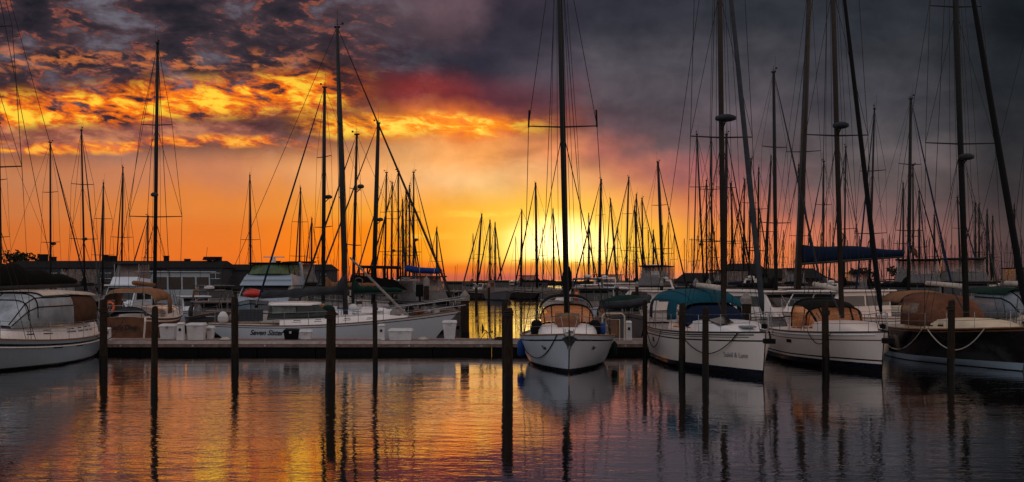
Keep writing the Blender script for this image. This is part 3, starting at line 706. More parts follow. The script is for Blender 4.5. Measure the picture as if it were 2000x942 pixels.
part('hood_trim', M['blackcanvas'], t, lambda b: [b.tube([(x,) + q[1:] for q in arch(x, w_, z0, z1, 0, 180, 14, .5, .015)], .045, 5) for x, w_, z0, z1 in (dst[1], dst[3])])
rig(t, h, .585, 18.8, 1.80, lean_of(rz, -.46), ((.41, 1.22), (.75, 1.0)), M['alu_warm'], .105, 'furl', M['blackcanvas'], .075, 2, .012, radar=(9.0, .30, 1), lines=5)
boom(t, h, .585, 2.88, 3.0, 3.08, M['sailcloth'], .10)
part('boom_vang', M['alu'], t, lambda b: b.tube([(h.x(.585) - .1, 0, 1.95), (h.x(.585) - 1.2, 0, 2.8)], .035, 6))
lifelines(t, h, .03, .94, 8, .64)
part('outboard_motor', M['blackcanvas'], t, lambda b: (b.box(-4.6, -4.25, .95, 1.25, 1.75, 2.15), b.box(-4.5, -4.4, 1.05, 1.15, 1.2, 1.76)), bevel=.06)
part('anchor', M['blackcanvas'], t, lambda b: (b.tube([(L / 2 - .5, 0, 1.52), (L / 2 + .35, 0, 1.48), (L / 2 + .45, 0, 1.2)], .035, 6), b.box(L / 2 + .15, L / 2 + .5, -.16, .16, 1.08, 1.26)), bevel=.03)
part('hull_window', M['darkglass'], t, lambda b: b.hexa([h.side(.42, .66, .02, -1), h.side(.47, .66, .02, -1), h.side(.47, .76, .02, -1), h.side(.42, .76, .02, -1)] + [h.side(.42, .66, -.02, -1), h.side(.47, .66, -.02, -1), h.side(.47, .76, -.02, -1), h.side(.42, .76, -.02, -1)]))
mooring_swag(wpt(t, h.side(.64, 1.0, .03, -1)), wpt(t, h.side(.78, 1.0, .03, -1)), .42, .016, M['darkrope'], 'dark rope looping at the rail of the white sailboat with tan hood')

# ------------------------------------------------------------------ black hulled yacht
t = thing('sailboat', 'black hulled sailboat with rust brown canopies and pale waterline band', 'sailboat')
L = place(t, (17.45, 50.2), (18.27, 39.7)); rz = t.rotation_euler[2]; BB = t
h = Hull(L, 3.7, 1.28, 1.58, .06, .78, 2.3, .5, -.2, .5); BH = h
h.parts(t, M['blackhull'], M['hullblue'], M['brownhull'], toe=M['teak'], stripeh=(.93, .96), bootz=(.03, .27))
cabin(t, h, .22, .84, 1.15, .46, M['cream'], win=[(.22, .32, .3, .65), (.38, .46, .3, .65), (.52, .60, .3, .6)], front=.8)
cst = [(-2.9, 1.3, 1.6, 2.72), (-3.7, 1.34, 1.6, 2.80), (-4.9, 1.30, 1.6, 2.74)]
canopy(t, 'bimini', M['tan'], cst, 26, 154, .6)
hoops(t, [cst[0], cst[-1]], .6)
est = [(.35, .95, 1.5, 1.66), (-.25, 1.12, 1.45, 2.30), (-1.0, 1.22, 1.4, 2.62), (-2.6, 1.3, 1.4, 2.70)]
canopy(t, 'cockpit_enclosure', M['rust'], est, 0, 180, .5)
canopy(t, 'enclosure_window', M['clear'], [(-1.1, 1.225, 1.6, 2.5), (-2.4, 1.29, 1.6, 2.55)], 6, 34, .5, .02)
canopy(t, 'enclosure_window', M['clear'], [(-1.1, 1.225, 1.6, 2.5), (-2.4, 1.29, 1.6, 2.55)], 146, 174, .5, .02)
rig(t, h, .555, 19.5, 1.80, lean_of(rz, -.62), ((.385, 1.42), (.69, 1.05)), M['darkmast'], .125, 'furl', M['blackcanvas'], .10, 2, .012, radar=(7.95, .30, 1), lines=5)
boom(t, h, .555, 3.0, 3.5, 3.12, M['sailcloth'], .10)
part('boom_vang', M['alu'], t, lambda b: b.tube([(h.x(.555) - .15, 0, 2.0), (h.x(.555) - 1.2, 0, 2.9)], .035, 6))
lifelines(t, h, .03, .94, 8, .64)
part('anchor', M['blackcanvas'], t, lambda b: (b.tube([(L / 2 - .5, 0, 1.66), (L / 2 + .35, 0, 1.62), (L / 2 + .45, 0, 1.35)], .035, 6), b.box(L / 2 + .15, L / 2 + .5, -.16, .16, 1.22, 1.40)), bevel=.03)
part('anchor_roller', M['steel'], t, lambda b: b.box(L / 2 - .3, L / 2 + .3, -.09, .09, 1.60, 1.66))
mooring_swag(wpt(t, h.side(.03, 1.0, .04, -1)), wpt(t, h.side(.56, 1.0, .05, -1)), .92, .022, M['rope'], 'pale rope hanging in a long loop on the left half of the black hull')
mooring_swag(wpt(t, h.side(.60, 1.0, .05, -1)), wpt(t, h.side(.86, 1.0, .04, -1)), .78, .022, M['rope'], 'pale rope hanging in a short loop near the bow of the black hull')

# ------------------------------------------------------------------ sailboat at the right edge
t = thing('sailboat', 'cream cabined sailboat at the right edge with grey cockpit enclosure, beyond the black hull', 'sailboat')
L = place(t, (22.2, 53.6), (23.4, 42.6)); rz = t.rotation_euler[2]
h = Hull(L, 3.7, 1.2, 1.5, .05, .78, 2.4, .6, -.1, .55)
h.parts(t, M['gelcoat_warm'], M['navy'], M['navy'], stripeh=(.85, .88))
cabin(t, h, .18, .82, 1.2, .62, M['cream'], win=[(.15, .27, .3, .62), (.33, .45, .3, .62), (.52, .62, .3, .6)], front=.8)
est = [(-.2, 1.1, 1.7, 1.85), (-.8, 1.22, 1.65, 2.5), (-1.4, 1.28, 1.6, 2.78), (-3.6, 1.32, 1.6, 2.84)]
canopy(t, 'cockpit_enclosure', M['clearcool'], est, 0, 180, .5)
canopy(t, 'canopy_roof', M['greencanvas'], [(-1.2, 1.3, 1.6, 2.84), (-4.6, 1.36, 1.6, 2.90)], 40, 140, .5, .02)
part('enclosure_seam', M['blackcanvas'], t, lambda b: [b.tube([Vector(arch(x, w_, z0, z1, q, q + .1, 1, .5, .02)[0]) for x, w_, z0, z1 in est], .03, 5) for q in (30, 70, 110, 150)])
rig(t, h, .56, 18.3, 1.9, lean_of(rz, -.1), ((.43, 1.3), (.72, 1.0)), M['alu_warm'], .10, 'furl', M['greycanvas'], .07, 2, .012, lines=2)
boom(t, h, .56, 3.0, 3.8, 3.1, M['sailcloth'], .12)
lifelines(t, h, .03, .94, 8, .64)

# ------------------------------------------------------------------ centre cockpit yacht at the left edge
t = thing('sailboat', 'big sailboat cut by the left edge, clear vinyl cockpit tent and black sail cover', 'sailboat')
L = place(t, (-18.75, 49.3), (-19.6, 35.6)); rz = t.rotation_euler[2]
h = Hull(L, 3.9, .98, 1.55, .14, .56, 2.5, 1.0, .9, .62)
h.parts(t, M['hullblue'], M['blackhull'], M['navy'], toe=M['teak'], stripeh=(.80, .88), bootz=(.05, .13), nt=34)
part('rub_rail', M['gelcoat'], t, lambda b: [b.tube([h.side(q / 20 * .98 + .01, .77, .015, sy) for q in range(21)], .03, 5) for sy in (1, -1)])
cabin(t, h, .06, .74, 1.30, .62, M['gelcoat'], win=[(.215, .262, .42, .68), (.152, .196, .42, .70), (.10, .140, .42, .70), (.285, .37, .42, .66), (.5, .58, .4, .66), (.66, .72, .4, .62)], front=.8, nseg=14)
for a, b_ in ((.30, .35), (.44, .49)): part('hull_portlight', M['darkglass'], t, lambda b: [b.hexa([h.side(a, .70, .02, sy), h.side(b_, .70, .02, sy), h.side(b_, .78, .02, sy), h.side(a, .78, .02, sy), h.side(a, .70, -.02, sy), h.side(b_, .70, -.02, sy), h.side(b_, .78, -.02, sy), h.side(a, .78, -.02, sy)]) for sy in (1, -1)])
est = [(1.6, 1.15, 1.50, 1.62), (.6, 1.28, 1.5, 2.50), (0, 1.34, 1.5, 2.74), (-2.9, 1.38, 1.5, 2.76)]
canopy(t, 'cockpit_enclosure', M['palevinyl'], est, 0, 180, .38)
canopy(t, 'enclosure_roof', M['sailcloth'], [(-.6, 1.40, 1.5, 2.80), (-2.9, 1.42, 1.5, 2.84), (-5.3, 1.40, 1.5, 2.74)], 44, 136, .38, .02)
canopy(t, 'aft_curtain', M['brown'], [(-3.0, 1.36, 1.5, 2.74), (-5.1, 1.36, 1.5, 2.66)], 0, 60, .38)
canopy(t, 'aft_curtain', M['brown'], [(-3.0, 1.36, 1.5, 2.74), (-5.1, 1.36, 1.5, 2.66)], 120, 180, .38)
part('enclosure_seam', M['blackcanvas'], t, lambda b: [b.tube([Vector(arch(x, w_, z0, z1, q, q + .1, 1, .38, .02)[0]) for x, w_, z0, z1 in est], .022, 5) for q in (14, 42, 90, 138)])
part('enclosure_hem', M['blackcanvas'], t, lambda b: [b.tube([(x,) + q[1:] for q in arch(x, w_, z0, z1, 2, 178, 14, .38, .02)], .025, 5) for x, w_, z0, z1 in (est[1], est[2])])
rig(t, h, .60, 17.6, 1.6, lean_of(rz, -.2), ((.36, 1.5), (.68, 1.2)), M['alu'], .12, 'furl', M['sailcloth'], .08, 2, .013, lines=5)
boom(t, h, .60, 2.95, 7.7, 3.05, M['alu'], .11)
sail_cover(t, M['blackcanvas'], h.x(.60) - .2, h.x(.60) - 7.3, 3.0, 3.10, 1.15, .28, .26, 0, .06)
lifelines(t, h, .05, .94, 9, .66)
mooring_swag(wpt(t, h.side(.18, 1.0, .03, 1)), wpt(t, h.side(.03, 1.02, .06, 1)) + Vector((.5, .5, .55)), .45, .02, M['darkrope'], 'dark rope draped from the quarter of the left edge sailboat')

# ------------------------------------------------------------------ double ender lying along the far side of the dock
t = thing('sailboat', 'long white sailboat lying side on behind the dock, grey boom cover, tallest left mast', 'sailboat')
L = place(t, (-14.95, 55.6), (-2.62, 55.6)); h = Hull(L, 3.6, 1.10, 1.72, .16, .36, 2.0, 1.5, 1.3, .60)
h.parts(t, M['gelcoat_cool'], M['navy'], M['blackcanvas'], toe=M['teak'], stripeh=(.90, .93), bootz=(.02, .12), nt=34)
cabin(t, h, .30, .80, 1.10, .40, M['gelcoat'], win=[(.10, .17, .45, .72), (.27, .33, .45, .72), (.50, .56, .45, .72), (.68, .73, .40, .66)], front=.75)
x0 = X(520, 54.5) + 8.785; x1 = X(620, 54.5) + 8.785; x2 = X(650, 54.5) + 8.785
part('pilothouse', M['houseglass'], t, lambda b: b.hexa([(x0, -1.05, 1.3), (x2, -1.05, 1.5), (x2, 1.05, 1.5), (x0, 1.05, 1.3), (x0 + .1, -.95, 2.0), (x1, -.92, 2.05), (x1, .92, 2.05), (x0 + .1, .95, 2.0)]), bevel=.05)
part('hard_top', M['gelcoat'], t, lambda b: b.rings([[(x0 - .1 + (x1 - x0 + .1) * i / 12, 1.15 * q * math.sqrt(max(.02, 1 - (2 * i / 12 - 1) ** 4)), 2.06 + .10 * (1 - q * q) + .04 * math.sin(math.pi * i / 12)) for q in (-1, -.7, -.3, 0, .3, .7, 1)] + [(x0 - .1 + (x1 - x0 + .1) * i / 12, 1.15 * q * math.sqrt(max(.02, 1 - (2 * i / 12 - 1) ** 4)), 1.99) for q in (1, 0, -1)] for i in range(13)]), smooth=True)
for a, b_ in ((.28, 1.45), (1.50, 2.32)):
    part('pilothouse_window', M['darkglass'] if a > 1 else M['milkglass'], t, lambda b: b.hexa([(x0 + a, -1.07, 1.62), (x0 + b_, -1.07, 1.66), (x0 + b_ - .05, -1.01, 1.95), (x0 + a, -1.01, 1.95), (x0 + a, -1.03, 1.62), (x0 + b_, -1.03, 1.66), (x0 + b_ - .05, -.97, 1.95), (x0 + a, -.97, 1.95)]))
part('solar_panel', M['solar'], t, lambda b: b.hexa([(x0 - 1.25, -1.52, 1.28), (x0 - .08, -1.52, 1.28), (x0 - .08, -1.42, 1.82), (x0 - 1.25, -1.42, 1.82), (x0 - 1.25, -1.48, 1.28), (x0 - .08, -1.48, 1.28), (x0 - .08, -1.38, 1.82), (x0 - 1.25, -1.38, 1.82)]))
def grid(b):
    for i in range(7): b.tube([(x0 - 1.25 + i * .195, -1.525, 1.28), (x0 - 1.25 + i * .195, -1.425, 1.82)], .008, 4)
    for i in range(5): b.tube([(x0 - 1.25, -1.525 + i * .025, 1.28 + i * .135), (x0 - .08, -1.525 + i * .025, 1.28 + i * .135)], .008, 4)
part('panel_frame', M['alu'], t, grid)
tm = (X(675, 55.6) + 8.785 + L / 2) / L
rig(t, h, tm, 15.75, 1.55, (-.42, 0), ((.40, 1.1), (.66, .9)), M['alu'], .125, 'furl', M['darkrope'], .045, 1, .013, lines=5, radar=None)
sail_cover(t, M['greycanvas'], X(677, 55.6) + 8.785, X(510, 55.6) + 8.785, 2.62, 2.36, .36, .34, .17, 0, .05, up=.95)
boom(t, h, tm, 2.62, 4.2, 2.38, M['alu'], .07)
part('staysail_boom', M['capgrey'], t, lambda b: b.tube([(X(683, 55.6) + 8.785, .1, Z(503, 55.6)), (X(796, 55.6) + 8.785, .1, Z(618, 55.6))], [.05, .085], 6))
lifelines(t, h, .04, .90, 10, .66)
part('bow_rail', M['steel'], t, lambda b: [b.tube([(2.9, sy * 1.0, 1.9 + z), (4.6, sy * .7, 2.1 + z), (6.5, sy * .12, 2.35 + z)], .02, 5) for sy in (1, -1) for z in (0, -.34)])
for i, (x, y, z, r_, hh, mk) in enumerate([(-.2, -.5, 1.72, .22, .30, 'greencanvas'), (.5, .3, 1.78, .28, .26, 'capgrey'), (1.0, -.4, 1.74, .16, .34, 'plastic'), (2.2, .2, 1.66, .3, .22, 'gelcoat'), (3.1, -.5, 1.50, .2, .34, 'capgrey'), (3.7, .3, 1.58, .16, .4, 'blackcanvas'), (4.2, -.3, 1.60, .2, .25, 'rust'), (-4.9, .3, 1.2, .24, .5, 'capgrey'), (-5.4, -.3, 1.15, .18, .55, 'plastic')]):
    part('deck_bundle', M[mk], t, lambda b: b.lathe([(r_ * .6, 0), (r_, hh * .2), (r_ * .95, hh * .6), (r_ * .5, hh * .95), (r_ * .1, hh)], (x, y, z), 9, sx=1.5), smooth=True)
part('windlass', M['steel'], t, lambda b: (b.lathe([(.12, 0), (.14, .1), (.08, .2), (.12, .32)], (4.7, 0, 1.6), 10), b.box(4.95, 5.2, -.2, .2, 1.6, 1.85)))
part('deck_box', M['gelcoat'], t, lambda b: (b.box(1.4, 2.1, -.5, .5, 1.62, 1.9), b.box(2.5, 2.9, -.4, .3, 1.5, 1.8)), bevel=.04)
drape(text_part('hull_name', 'Seven Sister', .36, M['letter'], t, (X(519, 54) + 8.785, h.side(.22, .5, .03, -1).y - .02, .60), (1, 0, 0), (0, .18, 1), .45, .004, .008, .95), h)

# ------------------------------------------------------------------ pilings
def piling(label, px, ytop, ywl, wpx, cap=False, D=None, lean=0.0, group=None):
    D = D or CAMZ * F / (ywl - HY); r = wpx * D / F / 2; zt = Z(ytop, D)
    o = thing('piling', label, 'piling', (X(px, D), D, 0), group=group)
    k = random.uniform(0, 9)
    def f(b):
        rs = []
        for i, z in enumerate((.5, .9, zt * .6 + .3, zt - .08, zt)):
            q = r * (1.03 - .03 * i) * (1 + .03 * math.sin(k + i * 2)); c = lean * z
            if z == zt: q *= .86
            rs.append([(c + q * math.cos(a) * (1 + .04 * math.sin(3 * a + k)), q * math.sin(a) * (1 + .04 * math.cos(2 * a + k)), z + (.03 * math.sin(a + k) if z == zt else 0)) for a in [2 * math.pi * j / 14 for j in range(14)]])
        b.rings(rs)
    part('post', M['pile'], o, f, auto=True)
    part('waterline_band', M['pilewet'], o, lambda b: b.lathe([(r * 1.08, -.8), (r * 1.07, .1), (r * 1.05, .40), (r * 1.01, .56)], (0, 0, 0), 14), auto=True)
    if cap: part('cap', M['capgrey'], o, lambda b: b.lathe([(r * 1.12, 0), (r * 1.12, .30 * cap), (r * .98, .36 * cap), (.02, .36 * cap + r * 1.1)], (lean * zt, 0, zt - .10), 12))
    return o
for a in [
 ('dark wooden piling beside the stern of the left edge sailboat', 202, 585, 722, 15),
 ('slim wooden piling standing before the white dock boxes at left', 301, 600, 771, 13),
 ('wooden piling in front of the stern of the long side on sailboat', 459, 582, 716, 14),
 ('thick wooden piling in front of the grey boom cover', 645, 606, 760, 19),
 ('thin wooden piling left of the wide white dock box', 733, 590, 724, 9.5),
 ('taller thinner piling of the touching pair left of the middle sailboat', 987, 590, 752, 12),
 ('shorter thicker piling of the touching pair left of the middle sailboat', 993, 603, 766, 17),
 ('slim piling beside the stern left of the teal canopy', 1260, 588, 706, 9),
 ('left piling of the two in front of the teal canopied sailboat', 1332, 593, 726, 13),
 ('right piling of the two in front of the teal canopied sailboat', 1378, 600, 746, 13),
 ('weathered piling in front of the white sailboat with tan hood', 1613, 590, 724, 14),
 ('weathered piling in front of the black hulled sailboat', 1857, 587, 732, 14)]:
    o = piling(*a, lean=random.uniform(-.016, .016))
    if a[1] in (202, 645, 1378, 1332, 1613, 1857, 993):
        D_ = CAMZ * F / (a[3] - HY); r_ = a[4] * D_ / F / 2 + .012; zt_ = Z(a[2], D_) - random.uniform(.18, .5)
        for q in range(3): part('rope_wrap', M['darkrope'], o, lambda b: b.tube([(r_ * math.cos(u), r_ * math.sin(u), zt_ + q * .045 + .02 * math.sin(u + q)) for u in [2 * math.pi * j / 12 for j in range(13)]], .02, 5))
    if a[1] in (301, 459, 733, 1260): part('iron_band', M['darkmast'], o, lambda b: b.lathe([(a[4] * CAMZ / (a[3] - HY) / 2 + .012, -.04), (a[4] * CAMZ / (a[3] - HY) / 2 + .012, .04)], (0, 0, Z(a[2], CAMZ * F / (a[3] - HY)) - .25), 14))
for px, yt, wp, D, cp, lab in [
 (908, 584, 17, 59.5, .9, 'thick dock piling with pale cone cap left of the open orange water'),
 (1457, 590, 21, 57.5, .9, 'thickest white capped piling just right of the teal canopied sailboat mast'),
 (833, 556, 11, 72, 1.2, 'grey capped piling behind the bow rail of the long side on sailboat'),
 (1205, 560, 7, 88, .4, 'slim capped piling far behind the blue fender'),
 (1244, 558, 7, 90, .8, 'capped piling far behind the left end of the teal canopy'),
 (1292, 556, 7, 90, .8, 'capped piling seen just above the teal canopy'),
 (1359, 556, 9, 78, 1.0, 'capped piling left of the pair above the pale boom of the teal canopied boat'),
 (1384, 557, 9, 80, 1.0, 'capped piling right of the pair above the pale boom of the teal canopied boat'),
 (930, 560, 5, 130, .8, 'left small far piling by the distant boats left of the sun'),
 (955, 560, 5, 130, .8, 'right small far piling by the distant boats left of the sun'),
 (1178, 562, 6, 100, .5, 'small far piling right behind the middle sailboat rigging')]:
    piling(lab, px, yt, 0, wp, cp, D)

# ------------------------------------------------------------------ things on the dock
def dock_box(label, px0, px1, y0, y1, D=51.6, mat='plastic', name='dock_box', cat='storage box', taper=.06, dep=.7):
    xa, xb = X(px0, D), X(px1, D); z0 = .53; z1 = Z(y0, D); w2 = (xb - xa) / 2; d = min(dep, max(.3, w2 * 1.2)) / 2 + .05
    o = thing(name, label, cat, ((xa + xb) / 2, D + .1, z0)); hh = z1 - z0
    part('bin', M[mat], o, lambda b: b.hexa([(-w2 + taper, -d + taper, 0), (w2 - taper, -d + taper, 0), (w2 - taper, d - taper, 0), (-w2 + taper, d - taper, 0), (-w2 + .02, -d + .02, hh - .09), (w2 - .02, -d + .02, hh - .09), (w2 - .02, d - .02, hh - .09), (-w2 + .02, d - .02, hh - .09)]), bevel=.02)
    part('lid', M[mat], o, lambda b: b.hexa([(-w2 - .02, -d - .02, hh - .09), (w2 + .02, -d - .02, hh - .09), (w2 + .02, d + .02, hh - .09), (-w2 - .02, d + .02, hh - .09), (-w2 + .03, -d + .03, hh), (w2 - .03, -d + .03, hh), (w2 - .03, d - .03, hh + .03), (-w2 + .03, d - .03, hh + .03)]), bevel=.015)
    part('latch', M['steel'], o, lambda b: b.box(-.05, .05, -d - .035, -d - .015, hh - .17, hh - .07))
    return o
dock_box('white dock box farthest left on the dock, partly behind a slim piling', 312, 344, 634, 655)
dock_box('white dock box with dark notice on its front', 365, 400, 632, 660, 51.0)
dock_box('wide white dock box in front of the side on sailboat hull', 759, 806, 643, 665, 50.9)
dock_box('tall white bin with flat lid near the right bow of the side on sailboat', 864, 892, 627, 661, 51.4, taper=.10)
dock_box('black box on the dock in front of the sailboat name', 554, 583, 644, 663, 51.4, 'blackcanvas')
dock_box('small pale box right of the black box on the dock', 585, 609, 645, 663, 51.4, 'plastic')
dock_box('bluish box near the left piling by the side on sailboat stern', 402, 418, 638, 660, 51.6, 'plastic')
def pedestal(label, px0, px1, y0, D=50.7):
    xa, xb = X(px0, D), X(px1, D); w2 = (xb - xa) / 2; hh = Z(y0, D) - .53
    o = thing('power_pedestal', label, 'power pedestal', ((xa + xb) / 2, D, .53))
    part('housing', M['plastic'], o, lambda b: b.hexa([(-w2, -.14, 0), (w2, -.14, 0), (w2, .14, 0), (-w2, .14, 0), (-w2 * .9, -.12, hh - .06), (w2 * .9, -.12, hh - .06), (w2 * .9, .12, hh - .06), (-w2 * .9, .12, hh - .06)]), bevel=.02)
    part('hood', M['plastic'], o, lambda b: b.hexa([(-w2, -.17, hh - .055), (w2, -.17, hh - .055), (w2, .15, hh - .055), (-w2, .15, hh - .055), (-w2 * .8, -.1, hh), (w2 * .8, -.1, hh), (w2 * .8, .12, hh + .03), (-w2 * .8, .12, hh + .03)]), bevel=.01)
    part('socket', M['blackcanvas'], o, lambda b: b.box(-.05, .05, -.155, -.135, hh * .55, hh * .70))
pedestal('white power pedestal between the two dock boxes at left', 346, 360, 631)
pedestal('white power pedestal behind the thin piling left of wide dock box', 738, 752, 634)
pedestal('pale power pedestal at the dock edge right of the middle sailboat', 1222, 1234, 628)
pedestal('white power pedestal beside left edge sailboat stern piling', 207, 216, 641)
for lab, px, D_ in (('coiled dark hose lying on the dock left of the middle sailboat', 975, 51.2), ('coiled pale hose lying on the dock before the side on sailboat stern', 440, 51.0), ('coiled hose beside the wide white dock box', 826, 51.1)):
    o = thing('coiled_hose', lab, 'hose', (X(px, D_), D_, .55))
    part('coil', M['darkrope'] if 'dark' in lab else M['rope'], o, lambda b: b.tube([((.26 - .0022 * j) * math.cos(j * .5), (.26 - .0022 * j) * math.sin(j * .5), .0015 * j) for j in range(70)] , .018, 5))
o = thing('satellite_dish', 'small dark satellite dish on a tripod at the dock edge before orange water', 'satellite dish', (X(948, 51), 51, .53))
part('tripod', M['darkmast'], o, lambda b: [b.tube([(.05, 0, .42), (q, r_, 0)], .014, 5) for q, r_ in ((-.25, .05), (.35, -.05), (.1, .3))])
part('dish', M['darkmast'], o, lambda b: b.rings([[(-.16 + .05 * k * 1.6 + .10 * math.sin(a) * 0, .0 + rr * math.cos(a) * .55, .52 + rr * math.sin(a) - .02 * k) for a in [2 * math.pi * j / 16 for j in range(16)]] for k, rr in ((0, .27), (.2, .26), (1, .12), (1.2, .02))]), smooth=True)
part('feed_arm', M['darkmast'], o, lambda b: (b.tube([(-.05, 0, .3), (.28, 0, .36)], .012, 4), b.box(.26, .34, -.03, .03, .33, .42), b.tube([(-.05, 0, .45), (.05, 0, .42)], .02, 4)))
o = thing('boarding_gate', 'tan framed boarding gate standing on the dock right of the middle sailboat', 'gate', (X(1198, 50.6), 50.6, .53))
part('frame', M['cream'], o, lambda b: (b.tube([(-.5, 0, 0), (-.5, 0, 1.1), (-.38, 0, 1.22), (.38, 0, 1.22), (.5, 0, 1.1), (.5, 0, 0)], .035, 6), b.tube([(-.28, 0, 0), (-.28, 0, .95), (.28, 0, .95), (.28, 0, 0)], .022, 6)))
part('panel', M['brownhull'], o, lambda b: b.box(-.25, .25, -.01, .01, .2, .9))
o = thing('life_ring_post', 'dark post carrying black box above the bow of the long side on sailboat', 'post', (X(820, 60.5), 60.5, 0))
part('post', M['pile'], o, lambda b: b.box(-.06, .06, -.06, .06, -.5, 2.5))
part('box', M['blackcanvas'], o, lambda b: b.box(-.2, .2, -.22, -.062, 2.35, 3.0), bevel=.02)

# ------------------------------------------------------------------ motor boats
def superbox(root, name, mat, poly, w, tum=.12, bevel=.03):
    return part(name, mat, root, lambda b: b.prism(poly, -w, w, in0=tum), bevel=bevel)
def pane_side(root, name, mat, poly, w, tum, zlo, zhi, pr=.006):
    """a window on both cabin sides; poly x-z, follows the tumblehome of a wall from zlo to zhi"""
    for sy in (1, -1):
        def f(b):
            yy = lambda z: sy * (w - tum * (z - zlo) / (zhi - zlo) + pr)
            n = len(poly); o = -sy * .03
            b.add([(x, yy(z), z) for x, z in poly] + [(x, yy(z) + o, z) for x, z in poly], [tuple(range(n)), tuple(reversed(range(n, 2 * n)))] + [(i, i + n, (i + 1) % n + n, (i + 1) % n) for i in range(n)])
        part(name, mat, root, f)
def quad(root, name, mat, p, th=.03, n_=(1, 0, 0)):
    o = Vector(n_) * th
    part(name, mat, root, lambda b: b.hexa([Vector(q) for q in p] + [Vector(q) + o for q in p]))

# flybridge motor yacht, bow towards us
t = thing('motor_yacht', 'white flybridge motor yacht behind the dock with green tinted bridge screens', 'motor yacht')
L = place(t, (X(520, 80), 86.5), (X(462, 70), 73.5)); h = Hull(L, 4.3, 1.3, 1.9, .05, .92, 2.5, 1.2, 0, .55)
h.parts(t, M['hullblue'], M['navy'], M['navy'], nt=16)
superbox(t, 'deckhouse', M['hullblue'], [(-5.0, 1.2), (3.0, 1.45), (1.7, 2.15), (.6, 2.85), (-5.0, 2.85)], 1.85, .18)
quad(t, 'windscreen', M['darkglass'], [(1.86, -1.62, 2.14), (1.86, 1.62, 2.14), (.80, 1.55, 2.80), (.80, -1.55, 2.80)], .04)
pane_side(t, 'side_window', M['darkglass'], [(-4.2, 1.95), (1.2, 1.95), (.4, 2.6), (-4.2, 2.6)], 1.85, .18, 1.2, 2.85)
superbox(t, 'flybridge', M['hullblue'], [(-5.2, 2.84), (1.0, 2.84), (.2, 3.45), (-.4, 3.65), (-5.2, 3.40)], 1.85, .25)
part('bridge_crease', M['darkglass'], t, lambda b: b.box(.62, .66, -1.7, 1.7, 3.20, 3.235))
grn = clear_panel('bridge_screen', (.55, .62, .45), .6, (.07, .12, .055))
part('bridge_screen', grn, t, lambda b: b.rings([[(x, y, z) for x, y, z in r] for r in ([(-3.6, -1.6, 3.5), (-.2, -1.45, 3.62), (.05, -.8, 3.66), (.10, 0, 3.67), (.05, .8, 3.66), (-.2, 1.45, 3.62), (-3.6, 1.6, 3.5)], [(-3.6, -1.45, 4.35), (-.9, -1.25, 4.35), (-.65, -.7, 4.38), (-.6, 0, 4.4), (-.65, .7, 4.38), (-.9, 1.25, 4.35), (-3.6, 1.45, 4.35)])], closed=False), solid=.02)
part('hard_top', M['blackcanvas'], t, lambda b: b.box(-4.0, -.45, -1.5, 1.5, 4.36, 4.48), bevel=.05)
part('screen_frame', M['blackcanvas'], t, lambda b: [b.tube([(x0_, y, 3.6), (x1_, y * .86, 4.38)], .03, 5) for x0_, x1_, y in ((-.18, -.88, 1.46), (.06, -.64, .7), (.1, -.6, 0), (.06, -.64, -.7), (-.18, -.88, -1.46), (-2.0, -2.0, 1.55), (-2.0, -2.0, -1.55))])
for sy in (1, -1): part('radar_arch', M['hullblue'], t, lambda b: b.hexa([(-4.9, sy * 1.9, 2.0), (-3.9, sy * 1.9, 2.0), (-3.9, sy * 1.75, 2.0), (-4.9, sy * 1.75, 2.0), (-4.5, sy * 1.65, 4.55), (-3.9, sy * 1.65, 4.55), (-3.9, sy * 1.5, 4.55), (-4.5, sy * 1.5, 4.55)]), bevel=.03)
part('radar', M['plastic'], t, lambda b: (b.box(-2.1, -1.9, -.75, .75, 4.85, 4.93), b.lathe([(.16, 0), (.12, .35)], (-2.0, 0, 4.5), 10)))
lifelines(t, h, .3, .95, 5, .75, stern=False)
o = thing('life_raft', 'round red covered life raft float on the foredeck of the flybridge motor yacht', 'float', (X(494, 73.2), 73.2, Z(582, 73.2)))
part('shell', M['red'], o, lambda b: b.lathe([(.1, 0), (.55, .08), (.66, .28), (.45, .50), (.12, .58)], (0, 0, 0), 14, sx=1.05), smooth=True)
part('strap', M['orange'], o, lambda b: b.box(-.62, .62, -.05, .05, .10, .34))

